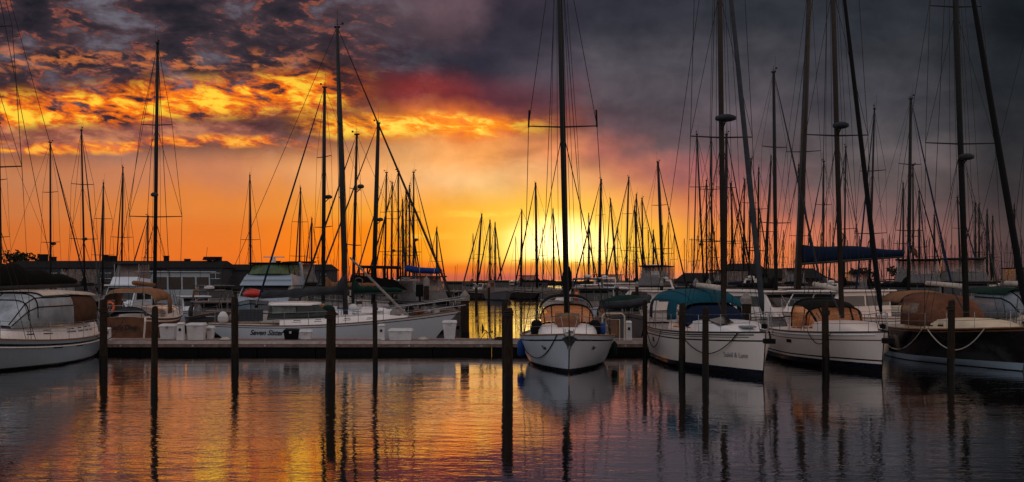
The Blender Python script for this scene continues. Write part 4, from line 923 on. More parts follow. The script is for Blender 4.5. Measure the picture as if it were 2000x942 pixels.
def cruiser(label, stern, bow, B=3.2, hs=(1.0, 1.5), hull='gelcoat_cool', house='gelcoat_cool', hw=None, x0=-2.5, x1=2.0, zr=2.7, roof=None, fly=None, arch_=False, canv=None, name='motorboat', cat='motorboat', wn=3):
    t = thing(name, label, cat); L = place(t, stern, bow); h = Hull(L, B, hs[0], hs[1], .03, .9, 2.4, .9, 0, .55)
    h.parts(t, M[hull], M['navy'], M['navy'], nt=12); w = hw or B * .38; zb = hs[0] + .05
    superbox(t, 'deckhouse', M[house], [(x0, zb), (x1 + .9, zb + .2), (x1 + .45, zb + (zr - zb) * .45), (x1 - .25, zr), (x0, zr)], w, .12)
    zl, zh = zb + (zr - zb) * .48, zb + (zr - zb) * .86; ln = (x1 - .3 - x0) / wn
    for i in range(wn):
        a_, b_ = x0 + .15 + i * ln, x0 + (i + 1) * ln
        pane_side(t, 'side_window', M['darkglass'], [(a_, zl), (b_ + (.15 if i == wn - 1 else 0), zl), (b_ - (.08 if i == wn - 1 else 0), zh), (a_, zh)], w, .12, zb, zr)
    s0 = lambda u: Vector((x1 + .45 - .70 * u + .02, 0, zb + (zr - zb) * (.45 + .55 * u)))
    for ya, yb in ((-w * .88, -.04), (.04, w * .88)):
        p0, p1 = s0(.08), s0(.88); quad(t, 'windscreen', M['darkglass'], [(p0.x, ya, p0.z), (p0.x, yb, p0.z), (p1.x, yb * .95, p1.z), (p1.x, ya * .95, p1.z)], .03)
    part('roof', M[roof or house], t, lambda b: b.box(x0 - .5, x1 + .1, -w - .08, w + .08, zr + .003, zr + .10), bevel=.04)
    if fly:
        superbox(t, 'flybridge', M[house], [(x0, zr + .10), (x1 - .5, zr + .10), (x1 - .8, zr + .65), (x0, zr + .55)], w * .92, .1)
        part('bridge_frame', M['steel'], t, lambda b: [b.tube([(x, sy * w * .8, zr + .5), (x, sy * w * .8, zr + 1.55)], .025, 5) for x in (x0 + .2, x1 - 1.0) for sy in (1, -1)])
        part('bridge_curtain', M['curtain'], t, lambda b: b.rings([[(x0 + .1, -w * .86, zr + .5), (x1 - 1.1, -w * .86, zr + .6), (x1 - .8, -w * .5, zr + .66), (x1 - .8, w * .5, zr + .66), (x1 - 1.1, w * .86, zr + .6), (x0 + .1, w * .86, zr + .5)], [(x0 + .1, -w * .8, zr + 1.55), (x1 - 1.6, -w * .8, zr + 1.55), (x1 - 1.35, -w * .45, zr + 1.55), (x1 - 1.35, w * .45, zr + 1.55), (x1 - 1.6, w * .8, zr + 1.55), (x0 + .1, w * .8, zr + 1.55)]], closed=False))
        part('bridge_top', M[fly], t, lambda b: b.box(x0 - .1, x1 - .7, -w * .9, w * .9, zr + 1.553, zr + 1.65), bevel=.04)
    if canv:
        canopy(t, 'canopy', M[canv], [(x0 - 2.4, w * .95, zb, zr - .1), (x0 - 1.2, w, zb, zr + .05), (x0 - .02, w, zb, zr + .02)], 0, 180, .5)
        canopy(t, 'canopy_window', M['clear'], [(x0 - 2.1, w * .96, zb, zr - .1), (x0 - .3, w, zb, zr)], 8, 32, .5, .015)
    if arch_:
        part('radar_arch', M[house], t, lambda b: b.tube([(x0 - .6, -w, zr - .5), (x0 - .2, -w * .9, zr + .7), (x0 - .2, w * .9, zr + .7), (x0 - .6, w, zr - .5)], .09, 6))
        part('radar', M['plastic'], t, lambda b: b.lathe([(.2, 0), (.3, .05), (.3, .16), (.1, .22)], (x0 - .2, 0, zr + .78), 12))
    part('antenna', M['darkmast'], t, lambda b: b.tube([(x0 + .3, w * .6, zr), (x0 + .1, w * .7, zr + 2.2)], .018, 4))
    lifelines(t, h, .4, .95, 4, .7, stern=False)
    return t
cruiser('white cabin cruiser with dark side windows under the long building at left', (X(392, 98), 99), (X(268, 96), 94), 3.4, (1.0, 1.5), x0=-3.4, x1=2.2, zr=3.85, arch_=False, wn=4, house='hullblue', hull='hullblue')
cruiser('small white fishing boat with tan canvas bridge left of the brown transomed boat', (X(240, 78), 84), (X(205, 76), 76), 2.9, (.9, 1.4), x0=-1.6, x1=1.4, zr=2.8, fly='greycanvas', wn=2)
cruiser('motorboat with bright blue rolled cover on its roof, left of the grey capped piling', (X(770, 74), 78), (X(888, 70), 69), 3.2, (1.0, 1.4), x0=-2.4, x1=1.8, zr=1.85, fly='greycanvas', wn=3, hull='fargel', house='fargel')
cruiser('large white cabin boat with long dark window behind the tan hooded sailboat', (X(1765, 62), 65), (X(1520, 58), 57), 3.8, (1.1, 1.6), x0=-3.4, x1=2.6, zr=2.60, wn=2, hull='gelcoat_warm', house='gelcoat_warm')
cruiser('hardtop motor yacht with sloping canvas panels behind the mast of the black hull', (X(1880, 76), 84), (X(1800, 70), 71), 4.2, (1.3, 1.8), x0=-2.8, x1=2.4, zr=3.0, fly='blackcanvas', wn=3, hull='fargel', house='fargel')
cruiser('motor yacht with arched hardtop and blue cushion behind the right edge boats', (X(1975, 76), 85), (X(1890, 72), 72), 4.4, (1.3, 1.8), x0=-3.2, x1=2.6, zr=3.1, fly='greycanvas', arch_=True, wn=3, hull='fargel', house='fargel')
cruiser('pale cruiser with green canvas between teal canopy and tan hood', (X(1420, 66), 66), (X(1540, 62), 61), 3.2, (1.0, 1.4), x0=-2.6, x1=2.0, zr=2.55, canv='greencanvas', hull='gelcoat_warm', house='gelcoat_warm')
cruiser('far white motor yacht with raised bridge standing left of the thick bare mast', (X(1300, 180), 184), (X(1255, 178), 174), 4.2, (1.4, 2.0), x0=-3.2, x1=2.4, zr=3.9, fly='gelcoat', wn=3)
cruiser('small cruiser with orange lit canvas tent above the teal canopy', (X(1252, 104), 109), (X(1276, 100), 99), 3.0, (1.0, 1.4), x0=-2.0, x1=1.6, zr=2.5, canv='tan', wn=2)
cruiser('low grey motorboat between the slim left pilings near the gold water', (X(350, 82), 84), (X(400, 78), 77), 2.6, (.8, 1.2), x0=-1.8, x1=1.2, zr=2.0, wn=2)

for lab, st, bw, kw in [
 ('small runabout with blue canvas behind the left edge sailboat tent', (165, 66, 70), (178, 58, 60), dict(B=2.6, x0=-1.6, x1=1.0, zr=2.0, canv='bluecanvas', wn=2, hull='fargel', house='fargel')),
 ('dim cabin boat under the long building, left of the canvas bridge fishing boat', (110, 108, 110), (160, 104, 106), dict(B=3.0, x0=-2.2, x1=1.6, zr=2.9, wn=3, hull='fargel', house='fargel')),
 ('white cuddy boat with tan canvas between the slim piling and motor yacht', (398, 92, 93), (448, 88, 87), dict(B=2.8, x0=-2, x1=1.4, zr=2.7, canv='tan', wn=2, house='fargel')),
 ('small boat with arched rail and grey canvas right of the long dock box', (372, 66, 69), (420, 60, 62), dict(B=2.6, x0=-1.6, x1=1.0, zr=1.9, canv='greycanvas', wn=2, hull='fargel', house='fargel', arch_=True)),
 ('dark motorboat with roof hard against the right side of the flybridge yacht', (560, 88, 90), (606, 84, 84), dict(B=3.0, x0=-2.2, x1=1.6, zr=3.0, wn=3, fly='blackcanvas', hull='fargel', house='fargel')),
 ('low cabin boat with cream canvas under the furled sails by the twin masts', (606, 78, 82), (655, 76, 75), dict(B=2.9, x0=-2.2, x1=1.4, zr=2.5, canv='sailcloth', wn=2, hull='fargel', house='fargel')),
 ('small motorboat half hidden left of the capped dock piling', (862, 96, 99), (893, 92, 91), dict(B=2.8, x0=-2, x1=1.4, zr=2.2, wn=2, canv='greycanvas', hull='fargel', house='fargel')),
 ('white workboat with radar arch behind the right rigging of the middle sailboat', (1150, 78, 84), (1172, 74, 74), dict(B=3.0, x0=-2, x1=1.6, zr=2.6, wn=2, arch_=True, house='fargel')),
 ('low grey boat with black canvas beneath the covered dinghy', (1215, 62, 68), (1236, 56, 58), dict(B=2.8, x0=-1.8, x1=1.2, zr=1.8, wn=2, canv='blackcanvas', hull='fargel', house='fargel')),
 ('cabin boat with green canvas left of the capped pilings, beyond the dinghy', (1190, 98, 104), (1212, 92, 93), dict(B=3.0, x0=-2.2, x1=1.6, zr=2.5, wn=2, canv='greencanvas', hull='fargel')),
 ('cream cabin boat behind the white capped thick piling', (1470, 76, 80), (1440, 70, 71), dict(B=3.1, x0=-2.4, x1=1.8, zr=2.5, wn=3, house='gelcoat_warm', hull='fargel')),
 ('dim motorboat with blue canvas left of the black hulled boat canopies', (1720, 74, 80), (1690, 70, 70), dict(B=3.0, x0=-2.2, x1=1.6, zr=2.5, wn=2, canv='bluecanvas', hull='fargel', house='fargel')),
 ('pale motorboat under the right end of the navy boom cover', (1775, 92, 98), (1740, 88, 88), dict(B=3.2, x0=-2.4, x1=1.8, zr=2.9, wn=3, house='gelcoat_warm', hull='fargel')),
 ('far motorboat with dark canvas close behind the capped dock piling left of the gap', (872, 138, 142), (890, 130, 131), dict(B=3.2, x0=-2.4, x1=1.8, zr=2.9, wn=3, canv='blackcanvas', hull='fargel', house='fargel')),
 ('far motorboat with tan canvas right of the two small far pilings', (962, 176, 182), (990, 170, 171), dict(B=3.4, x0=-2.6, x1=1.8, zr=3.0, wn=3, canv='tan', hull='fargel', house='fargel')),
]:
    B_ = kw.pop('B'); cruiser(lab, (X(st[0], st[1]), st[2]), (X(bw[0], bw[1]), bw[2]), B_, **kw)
o = thing('rolled_cover', 'bright blue rolled cover lashed on the roof of the motorboat', 'cover', (X(826, 73), 73, Z(529, 73)))
part('roll', M['brightblue'], o, lambda b: b.tube([(-1.2, 0, .12), (-1.0, 0, .16), (-.3, 0, .03), (.4, 0, 0), (1.0, 0, -.02), (1.22, 0, 0)], [.14, .23, .21, .20, .20, .12], 10), smooth=True)
part('lashing', M['rope'], o, lambda b: [b.tube([(x, -.23 * math.cos(q), .24 * math.sin(q)) for q in [2 * math.pi * j / 12 for j in range(13)]], .012, 4) for x in (-.2, .75)])
o = thing('dinghy', 'grey inflatable dinghy under cover hung left of the teal canopy', 'dinghy', (X(1222, 57), 57, Z(598, 57)), R(12))
for sy in (1, -1): part('tube', M['greycanvas'], o, lambda b: b.tube([(-1.2, sy * .45, .05), (0, sy * .5, .10), (.9, sy * .38, .25), (1.25, 0, .45)], [.19, .22, .20, .15], 8), smooth=True)
part('cover', M['greencanvas'], o, lambda b: b.rings([[(x, .48 * math.cos(q), .16 + hh * math.sin(q)) for q in [math.pi * j / 8 for j in range(9)]] for x, hh in ((-1.25, .12), (-.6, .35), (.1, .42), (.7, .36), (1.15, .25))], closed=False), smooth=True, solid=.01)
part('transom', M['greycanvas'], o, lambda b: b.box(-1.22, -1.16, -.4, .4, -.1, .25))

# ------------------------------------------------------------------ brown transomed boat at left
t = thing('sailboat', 'classic sailboat with varnished brown transom and tan arched canopy behind the dock at left', 'sailboat')
L = place(t, (X(252, 57.5) + .1, 56.6), (X(322, 66), 67.2)); rz = t.rotation_euler[2]
h = Hull(L, 3.2, 1.35, 1.75, .22, .62, 2.3, .9, .35, .5)
h.parts(t, M['brownhull'], M['gelcoat_cool'], M['gelcoat_warm'], toe=M['gelcoat_warm'], stripeh=(.86, .92), bootz=(.02, .2))
part('transom', M['brownhull'], t, lambda b: b.rings([[tuple(h.side(0, q, -.02 - k * .02, 1) + Vector((-.03 - .05 * k, 0, 0))) for q in (0.1, .3, .5, .7, .85, .97)] + [tuple(h.side(0, q, -.02 - k * .02, -1) + Vector((-.03 - .05 * k, 0, 0))) for q in (.97, .85, .7, .5, .3, .1)] for k in (0, 1)]), auto=True)
part('transom_rim', M['gelcoat_warm'], t, lambda b: b.tube([h.side(0, q, .01, 1) + Vector((-.09, 0, 0)) for q in (1, .8, .6, .4, .2, .05)] + [h.side(0, q, .01, -1) + Vector((-.09, 0, 0)) for q in (.05, .2, .4, .6, .8, 1)], .05, 6), smooth=True)
cabin(t, h, .25, .78, 1.0, .55, M['gelcoat_warm'], win=[(.3, .38, .4, .7), (.5, .57, .4, .7), (.68, .74, .4, .7)])
zs = h.sheer(0)
text_part('stern_name', 'Lady Dog', .34, M['letter'], t, (-L / 2 - .12 , .05, zs * .56), (0, -1, 0), (0, 0, 1), .0, .004, .008, 1.0)
cst = [(-4.6, 1.35, 1.45, 2.62), (-3.6, 1.42, 1.45, 2.80), (-2.0, 1.42, 1.45, 2.80), (-.8, 1.35, 1.45, 2.66)]
canopy(t, 'canopy', M['tan'], cst, 14, 166, .42)
canopy(t, 'canopy_side', M['tan'], cst[2:], 0, 180, .42, .006)
hoops(t, [cst[0], cst[2]], .42)
part('stern_cover', M['greycanvas'], t, lambda b: b.rings([[(-4.9 + .5 * i, .9 * math.cos(q), 1.40 + (.30 + .2 * math.sin(i * 1.7)) * math.sin(q)) for q in [math.pi * j / 8 for j in range(9)]] for i in range(4)], closed=False), smooth=True, solid=.01)
part('stern_ladder', M['steel'], t, lambda b: (b.tube([(-L / 2 - .1, .95, .9), (-L / 2 - .15, .98, 2.5)], .02, 5), b.tube([(-L / 2 - .1, 1.25, .9), (-L / 2 - .15, 1.22, 2.5)], .02, 5), [b.tube([(-L / 2 - .12, .97, 1.1 + .3 * i), (-L / 2 - .12, 1.24, 1.1 + .3 * i)], .015, 4) for i in range(5)]))
part('horseshoe_buoy', M['orange'], t, lambda b: b.tube([(-L / 2 + .1, .75 + .18 * math.cos(q), 1.9 + .22 * math.sin(q)) for q in [R(-60) + R(300) * j / 10 for j in range(11)]], .06, 6))
tm = .60
rig(t, h, tm, Z(80, 62.5), 1.85, lean_of(rz, .18), ((.335, 1.45), (.685, .85)), M['darkmast'], .11, 'bare', wr=.014, back=2, radar=(Z(384, 62.5), .2, -1), lines=2)
boom(t, h, tm, 2.95, 4.6, 3.1, M['tan'], .12)
lifelines(t, h, .03, .94, 6, .62)

# ------------------------------------------------------------------ sailboats beyond the dock
HULLC = {'white': 'gelcoat', 'pale': 'fargel', 'grey': 'fargel', 'cream': 'gelcoat_warm', 'black': 'blackhull', 'blue': 'navy'}
COV = {'black': 'blackcanvas', 'blue': 'bluecanvas', 'green': 'greencanvas', 'tan': 'tan', 'grey': 'greycanvas', 'cream': 'sailcloth'}
def midboat(xt, yt, xb, D, jdx, label, hull='white', cover='black', away=False, spr=2, radar=None, furl=True, canv=None, mr=None, boomz=2.75, side=None, group=None, dark=True):
    H = Z(yt, D); L = max(8.0, min(13.5, H * .74)); J = L * .42; B = L * .30
    s = max(-.98, min(.98, jdx * D / F / J)); c = math.sqrt(1 - s * s) * (1 if away else -1)
    d = Vector((s, c)); xm = X(xb, D)
    t = thing('sailboat', label, 'sailboat', group=group); tm = .58
    cen = Vector((xm, D)) - d * (L * (tm - .5))
    place(t, cen - d * L / 2, cen + d * L / 2); rz = t.rotation_euler[2]
    h = Hull(L, B, 1.05, 1.45, .06, .72, 2.4, .7, .2, .58)
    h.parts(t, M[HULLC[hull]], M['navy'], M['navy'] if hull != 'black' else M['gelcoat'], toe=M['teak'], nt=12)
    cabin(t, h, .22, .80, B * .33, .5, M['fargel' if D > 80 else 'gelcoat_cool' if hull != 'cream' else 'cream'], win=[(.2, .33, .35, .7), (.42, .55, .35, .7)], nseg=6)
    w = max(.010, D * .00016)
    rig(t, h, tm, H, 1.6, lean_of(rz, X(xt, D) - xm), [((.46, 1.0),), ((.36, 1.05), (.68, .85))][spr - 1], M['darkmast'] if dark else M['alu_warm'], mr or max(.08, D * .0009), 'furl' if furl else 'bare',
        M[random.choice(['greycanvas', 'blackcanvas', 'bluecanvas', 'darkmast'])] if dark else M['greycanvas'], max(.05, D * .00055), 1, w, radar=radar, extra=D < 90, lines=1)
    boom(t, h, tm, boomz - .05, L * .36, boomz, M['alu'], .06)
    sail_cover(t, M[COV[cover]], h.x(tm) - .1, h.x(tm) - L * .35, boomz, boomz + .05, .42, .22, .16, 0, .05, up=.5)
    if canv:
        canopy(t, 'bimini', M[COV[canv]], [(-L * .42, B * .36, 1.4, 2.45), (-L * .32, B * .38, 1.4, 2.58), (-L * .18, B * .38, 1.4, 2.5)], 24, 156, .55)
        canopy(t, 'spray_hood', M[COV[canv]], [(-L * .02, B * .30, 1.4, 1.6), (-L * .07, B * .33, 1.4, 2.1), (-L * .14, B * .34, 1.4, 2.2)], 0, 180, .5)
    lifelines(t, h, .04, .94, 5, .62, r=max(.008, w * .7))
    return t

HB = midboat(1583, -60, 1557, 67, -52, 'sailboat with very thick leaning mast and long navy blue boom cover', 'cream', 'blue', spr=1, mr=.19, canv='black', dark=False)
for ch in list(HB.children):
    if ch.name.startswith(('sail_cover', 'boom')): bpy.data.objects.remove(ch)
HB['label'] = 'sailboat with very thick leaning mast and long navy blue boom cover'
def blue_cover(b):
    Dm = 67; rs = []
    for i in range(15):
        u = i / 14; px = 1566 + 198 * u; z1 = Z(478 + 9 * u + 2 * math.sin(u * 9), Dm); z0 = Z(513 - 12 * u, Dm); zc = (z0 + z1) / 2; hh = (z1 - z0) / 2
        v_ = Vector((X(px, Dm), Dm, 0)) - Vector(HB.location)
        rs.append([Matrix.Rotation(-HB.rotation_euler[2], 3, 'Z') @ Vector((v_.x, v_.y + .17 * math.sin(q), zc - hh * math.cos(q))) for q in [2 * math.pi * j / 10 for j in range(10)]])
    b.rings(rs)
part('sail_cover', M['bluecanvas'], HB, blue_cover, smooth=True)
def blue_boom(b):
    f_ = lambda px, py: Matrix.Rotation(-HB.rotation_euler[2], 3, 'Z') @ (Vector((X(px, 67), 67, Z(py, 67))) - Vector(HB.location))
    b.tube([f_(1560, 516), f_(1766, 501)], .08, 8)
part('boom', M['alu'], HB, blue_boom)

W = [ # xt, yt, xb, D, jdx, hull, cover, kw, what sets it apart
 (-2, 240, 3, 84, -60, 'grey', 'black', {}, 'sailboat whose mast stands right on the left edge of the view'),
 (98, 278, 99, 96, 40, 'grey', 'black', dict(radar=(6.2, .22, 1)), 'sailboat with small radar on its mast, first mast right of the left edge tree'),
 (159, 254, 166, 88, 66, 'white', 'black', dict(radar=(6.3, .2, 1)), 'sailboat second in from the left tree, its furled sail slanting down right'),
 (202, 357, 200, 112, 20, 'grey', 'blue', {}, 'sailboat with shorter mast between two taller masts at left'),
 (240, 327, 237, 105, -42, 'grey', 'black', dict(spr=1), 'sailboat with furled sail slanting down left, just before the tall radar mast'),
 (289, 422, 288, 128, -30, 'white', 'green', dict(spr=1), 'shortest masted sailboat next left of the tall brown transomed boat mast'),
 (488, 342, 490, 118, 14, 'white', 'cream', dict(furl=False, spr=1), 'sailboat with a lone mast rising behind the flybridge motor yacht'),
 (587, 367, 584, 120, -24, 'white', 'black', {}, 'sailboat with short mast right of the flybridge motor yacht, left one of two'),
 (609, 427, 608, 150, -8, 'grey', 'tan', dict(spr=1), 'sailboat with a very short mast between the flybridge yacht and tall twin masts'),
 (634, 170, 631, 70, -112, 'white', 'tan', dict(radar=(8.3, .22, -1), mr=.13), 'sailboat with second tallest left mast, thick furled sail slanting far down left'),
 (697, 262, 689, 66, -118, 'white', 'green', dict(radar=(8.6, .2, -1), mr=.10, boomz=2.5), 'sailboat with dark green boom cover, mast just right of the tallest left mast'),
 (739, 240, 729, 76, -150, 'grey', 'black', dict(radar=(7.2, .2, -1), canv='black', mr=.16), 'sailboat with black canopy and porthole side, thick mast behind the staysail spar'),
 (755, 337, 751, 108, -60, 'white', 'blue', {}, 'first slim mast sailboat right of the thick mast with the black canopy'),
 (766, 357, 764, 112, -50, 'grey', 'black', dict(radar=(6.0, .2, -1)), 'second slim mast sailboat, radar low on its mast, behind the blue rolled cover'),
 (778, 335, 778, 106, -66, 'white', 'tan', dict(), 'third slim mast sailboat in the cluster above the blue rolled cover'),
 (786, 390, 787, 126, 12, 'white', 'green', dict(spr=1), 'fourth and lowest slim mast in the cluster above the blue rolled cover'),
 (793, 375, 793, 122, 30, 'grey', 'black', dict(spr=1), 'fifth slim mast sailboat in the cluster above the blue rolled cover'),
 (800, 362, 800, 118, 24, 'white', 'grey', {}, 'sixth slim mast sailboat in the cluster, beside the rightmost one'),
 (808, 336, 808, 104, 66, 'white', 'black', dict(radar=(6.8, .2, 1)), 'rightmost slim mast sailboat of the cluster, furled sail slanting down right'),
 (853, 445, 853, 165, 18, 'grey', 'black', dict(spr=1), 'sailboat with lone short mast left of the capped dock piling'),
 (941, 418, 931, 186, -28, 'white', 'tan', dict(spr=1), 'distant sailboat with leaning mast, first left of the sun beyond the capped piling'),
 (957, 430, 957, 196, -26, 'grey', 'black', dict(spr=1), 'distant sailboat, second mast beyond the capped piling left of the sun'),
 (967, 435, 967, 200, 14, 'white', 'blue', dict(spr=1), 'distant sailboat, third mast beyond the capped piling left of the sun'),
 (1019, 410, 1018, 192, -54, 'black', 'black', dict(spr=1), 'distant dark hulled sailboat lying side on across the open orange water', ),
 (1046, 357, 1049, 186, -46, 'white', 'black', dict(spr=1, mr=.22), 'distant sailboat with the tallest mast left of the middle sailboat mast'),
 (1080, 408, 1082, 190, 20, 'grey', 'blue', dict(spr=1), 'distant sailboat mast close left of the middle sailboat mast, before the sun'),
 (1150, 432, 1150, 196, 10, 'white', 'green', dict(spr=1), 'distant sailboat, first mast right of the middle sailboat mast'),
 (1174, 350, 1170, 150, -56, 'white', 'black', dict(mr=.2), 'distant sailboat with taller thick mast right of the middle sailboat mast'),
 (1192, 388, 1206, 160, -20, 'grey', 'tan', dict(spr=1), 'distant sailboat with mast leaning left, right of the middle sailboat'),
 (1228, 346, 1222, 146, -50, 'white', 'green', {}, 'distant sailboat with tall mast leaning right, halfway to the teal canopy boat'),
 (1243, 380, 1242, 140, 18, 'white', 'grey', dict(spr=1), 'distant sailboat, left of three close masts above the dinghy'),
 (1239, 403, 1246, 170, 22, 'grey', 'black', dict(spr=1), 'distant sailboat, middle of three close masts above the dinghy'),
 (1254, 387, 1256, 144, 36, 'white', 'blue', {}, 'distant sailboat, right of three close masts above the dinghy'),
 (1276, 450, 1276, 190, 10, 'white', 'black', dict(spr=1), 'distant sailboat with low mast left of the thick bare mast'),
 (1285, 316, 1296, 100, 62, 'grey', 'black', dict(mr=.15), 'sailboat with thick bare mast leaning left above the teal canopy left end'),
 (1361, 262, 1376, 92, -40, 'white', 'black', dict(radar=(6.0, .2, 1)), 'sailboat with tall mast leaning left just left of the teal canopy boat mast'),
 (1380, 352, 1380, 124, 16, 'grey', 'green', dict(spr=1), 'sailboat with lower mast tucked left of the teal canopy boat mast'),
 (1389, 268, 1391, 88, 20, 'white', 'black', dict(), 'sailboat with straight tall mast nearest left of the teal canopy boat mast'),
 (1419, 262, 1416, 84, 40, 'cream', 'black', dict(mr=.13), 'sailboat with black boom cover, mast nearest right of the teal canopy boat mast'),
 (1427, 358, 1434, 120, 24, 'white', 'tan', dict(spr=1), 'sailboat with short mast just right of the teal canopy boat mast'),
 (1454, 350, 1452, 124, -22, 'grey', 'black', dict(spr=1), 'sailboat with short mast between the teal boat mast and its furled jib'),
 (1467, 310, 1462, 102, 30, 'white', 'blue', {}, 'sailboat with mast crossing behind the furled jib of the teal canopy boat'),
 (1482, 328, 1480, 106, -20, 'white', 'cream', {}, 'sailboat with mast right beside the foot of the leaning furled jib'),
 (1506, 305, 1494, 110, 16, 'grey', 'green', dict(spr=1), 'sailboat with right leaning mast just left of the lone tall vane topped mast'),
 (1511, 140, 1516, 65, 60, 'cream', 'black', dict(mr=.115, radar=(9.5, .01, 1)), 'sailboat with tall vane topped mast standing alone left of the leaning thick mast'),
 (1560, 322, 1562, 108, 14, 'white', 'black', dict(spr=1), 'sailboat with mast half hidden by the leaning thick mast'),
 (1609, 315, 1607, 102, -26, 'white', 'grey', {}, 'sailboat with mast just left of the tan hooded boat mast'),
 (1652, 287, 1648, 95, -60, 'white', 'black', dict(spr=1), 'sailboat with mast just right of the tan hooded boat mast'),
 (1708, 212, 1697, 76, -64, 'cream', 'black', dict(radar=(6.1, .01, 1)), 'sailboat with tall mast over the middle of the navy blue boom cover'),
 (1764, 358, 1764, 118, 12, 'white', 'green', dict(spr=1), 'sailboat with short mast at the right end of the navy blue boom cover'),
 (1779, 192, 1774, 72, 44, 'cream', 'black', dict(mr=.12, canv='black'), 'sailboat with tallest mast between navy boom cover and the black hull mast'),
 (1783, 323, 1784, 106, 40, 'white', 'blue', dict(spr=1), 'sailboat with mast just right of the tallest mast beside the navy cover'),
 (1795, 374, 1797, 122, 40, 'white', 'tan', dict(spr=1), 'sailboat with short mast and long slanting furled sail left of the black hull mast'),
 (1825, 420, 1826, 140, 14, 'grey', 'black', dict(spr=1), 'sailboat with very short mast close left of the black hull mast'),
 (1870, 385, 1878, 118, 22, 'white', 'black', dict(), 'sailboat with mast leaning left just right of the black hull mast'),
 (1905, 397, 1905, 128, -22, 'white', 'green', dict(spr=1), 'sailboat, left of four short masts between the black hull mast and its jib'),
 (1912, 400, 1913, 132, 14, 'grey', 'black', dict(spr=1), 'sailboat, second of four short masts between the black hull mast and its jib'),
 (1928, 410, 1928, 136, -14, 'white', 'blue', dict(spr=1), 'sailboat, third of four short masts between the black hull mast and its jib'),
 (1939, 422, 1938, 140, 20, 'cream', 'tan', dict(spr=1), 'sailboat, right of four short masts between the black hull mast and its jib'),
 (1981, 400, 1983, 122, -26, 'white', 'black', dict(spr=1), 'sailboat with short mast near the right edge beyond the leaning furled sail'),
]
for k, row in enumerate(W):
    xt, yt, xb, D, j, hu, co, kw, lab = row[:9]
    kw = dict(kw); kw.setdefault('away', k % 3 == 1)
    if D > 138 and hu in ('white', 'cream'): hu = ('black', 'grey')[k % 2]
    if kw.get('radar') and kw['radar'][1] < .05: kw.pop('radar')
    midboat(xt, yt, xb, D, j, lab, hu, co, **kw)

BC = [o for o in C.objects if o.get('label', '').startswith('sailboat with black canopy and porthole')][0]
def world_part(root, name, mat, fn, **k):
    b = MB(); fn(b); Mi = Matrix.Rotation(-root.rotation_euler[2], 3, 'Z'); b.v = [tuple(Mi @ (Vector(p) - Vector(root.location))) for p in b.v]
    return b.build(name, mat, root, **k)
dd = 74
world_part(BC, 'canopy_roof', M['blackcanvas'], lambda b: b.hexa([(X(702, dd), dd - 1.2, Z(524, dd)), (X(782, dd), dd - 1.2, Z(526, dd)), (X(782, dd), dd + 1.2, Z(526, dd)), (X(702, dd), dd + 1.2, Z(524, dd)), (X(704, dd), dd - 1.1, Z(519, dd)), (X(780, dd), dd - 1.1, Z(520, dd)), (X(780, dd), dd + 1.1, Z(520, dd)), (X(704, dd), dd + 1.1, Z(519, dd))]), bevel=.05)
for px in (706, 722, 753, 779):
    for y in (-1.1, 1.1): world_part(BC, 'canopy_post', M['blackcanvas'], lambda b: b.box(X(px, dd) - .05, X(px, dd) + .05, dd + y - .04, dd + y + .04, Z(548, dd), Z(524, dd)))
world_part(BC, 'side_curtain', M['blackcanvas'], lambda b: [b.hexa([(X(684, dd), y, Z(566, dd)), (X(800, dd), y, Z(566, dd)), (X(800, dd), y + .06, Z(566, dd)), (X(684, dd), y + .06, Z(566, dd)), (X(692, dd), y, Z(536, dd)), (X(776, dd), y, Z(547, dd)), (X(776, dd), y + .06, Z(547, dd)), (X(692, dd), y + .06, Z(536, dd))]) for y in (dd - 1.3,)])
world_part(BC, 'side_badge', M['fargel'], lambda b: b.tube([(X(706, dd) + .26 * math.cos(q), dd - 1.34, Z(549, dd) + .20 * math.sin(q)) for q in [2 * math.pi * j / 14 for j in range(15)]], .035, 4))

# far rows: three kinds, copied
protos = {}
def farproto(hu, co, H=14.0):
    t = midboat(1000, 0, 1000, 100, 0, '', hu, co, spr=1, furl=True) ; return t
def far_make(H, hu, co):
    L = H * .75; h = Hull(L, L * .3, 1.0, 1.4, .06, .72, 2.4, .7, .2, .58)
    t = thing('sailboat', '', 'sailboat')
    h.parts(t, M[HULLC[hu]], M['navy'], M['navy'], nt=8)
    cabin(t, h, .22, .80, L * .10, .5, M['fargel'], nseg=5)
    part('mast', M['darkmast'], t, lambda b: b.tube([(h.x(.58), 0, 1.5), (h.x(.58), 0, H)], [.10, .08], 6))
    part('spreader', M['darkmast'], t, lambda b: b.tube([(h.x(.58), -.95, H * .58), (h.x(.58), .95, H * .58)], .04, 4))
    wr_ = .020; top = Vector((h.x(.58), 0, H))
    for sy in (1, -1): part('shroud', M['wire'], t, lambda b: b.tube([(h.x(.56), sy * L * .14, 1.2), (h.x(.58), sy * .95, H * .58), top], wr_, 3))
    part('furled_jib', M['greycanvas'], t, lambda b: b.tube([(h.x(.99), 0, 1.5), top.lerp(Vector((h.x(.99), 0, 1.5)), .1)], [.035, .03], 5))
    part('backstay', M['wire'], t, lambda b: b.tube([(h.x(0), 0, 1.1), top], wr_, 3))
    sail_cover(t, M[COV[co]], h.x(.57), h.x(.57) - L * .34, 2.7, 2.75, .45, .22, .18)
    canopy(t, 'bimini', M[COV[co]], [(-L * .42, L * .11, 1.4, 2.4), (-L * .2, L * .12, 1.4, 2.5)], 20, 160, .55, n=6)
    return t
zones = [(905, 1090, 'beyond the orange water left of the sun'), (1120, 1290, 'beyond the gap left of the teal canopy'),
         (1290, 1480, 'farthest back above the teal canopy'), (1480, 1640, 'farthest back round the lone vane topped mast'),
         (1640, 1850, 'farthest back beyond the navy blue boom cover'), (1850, 2040, 'farthest back behind the right edge boats')]
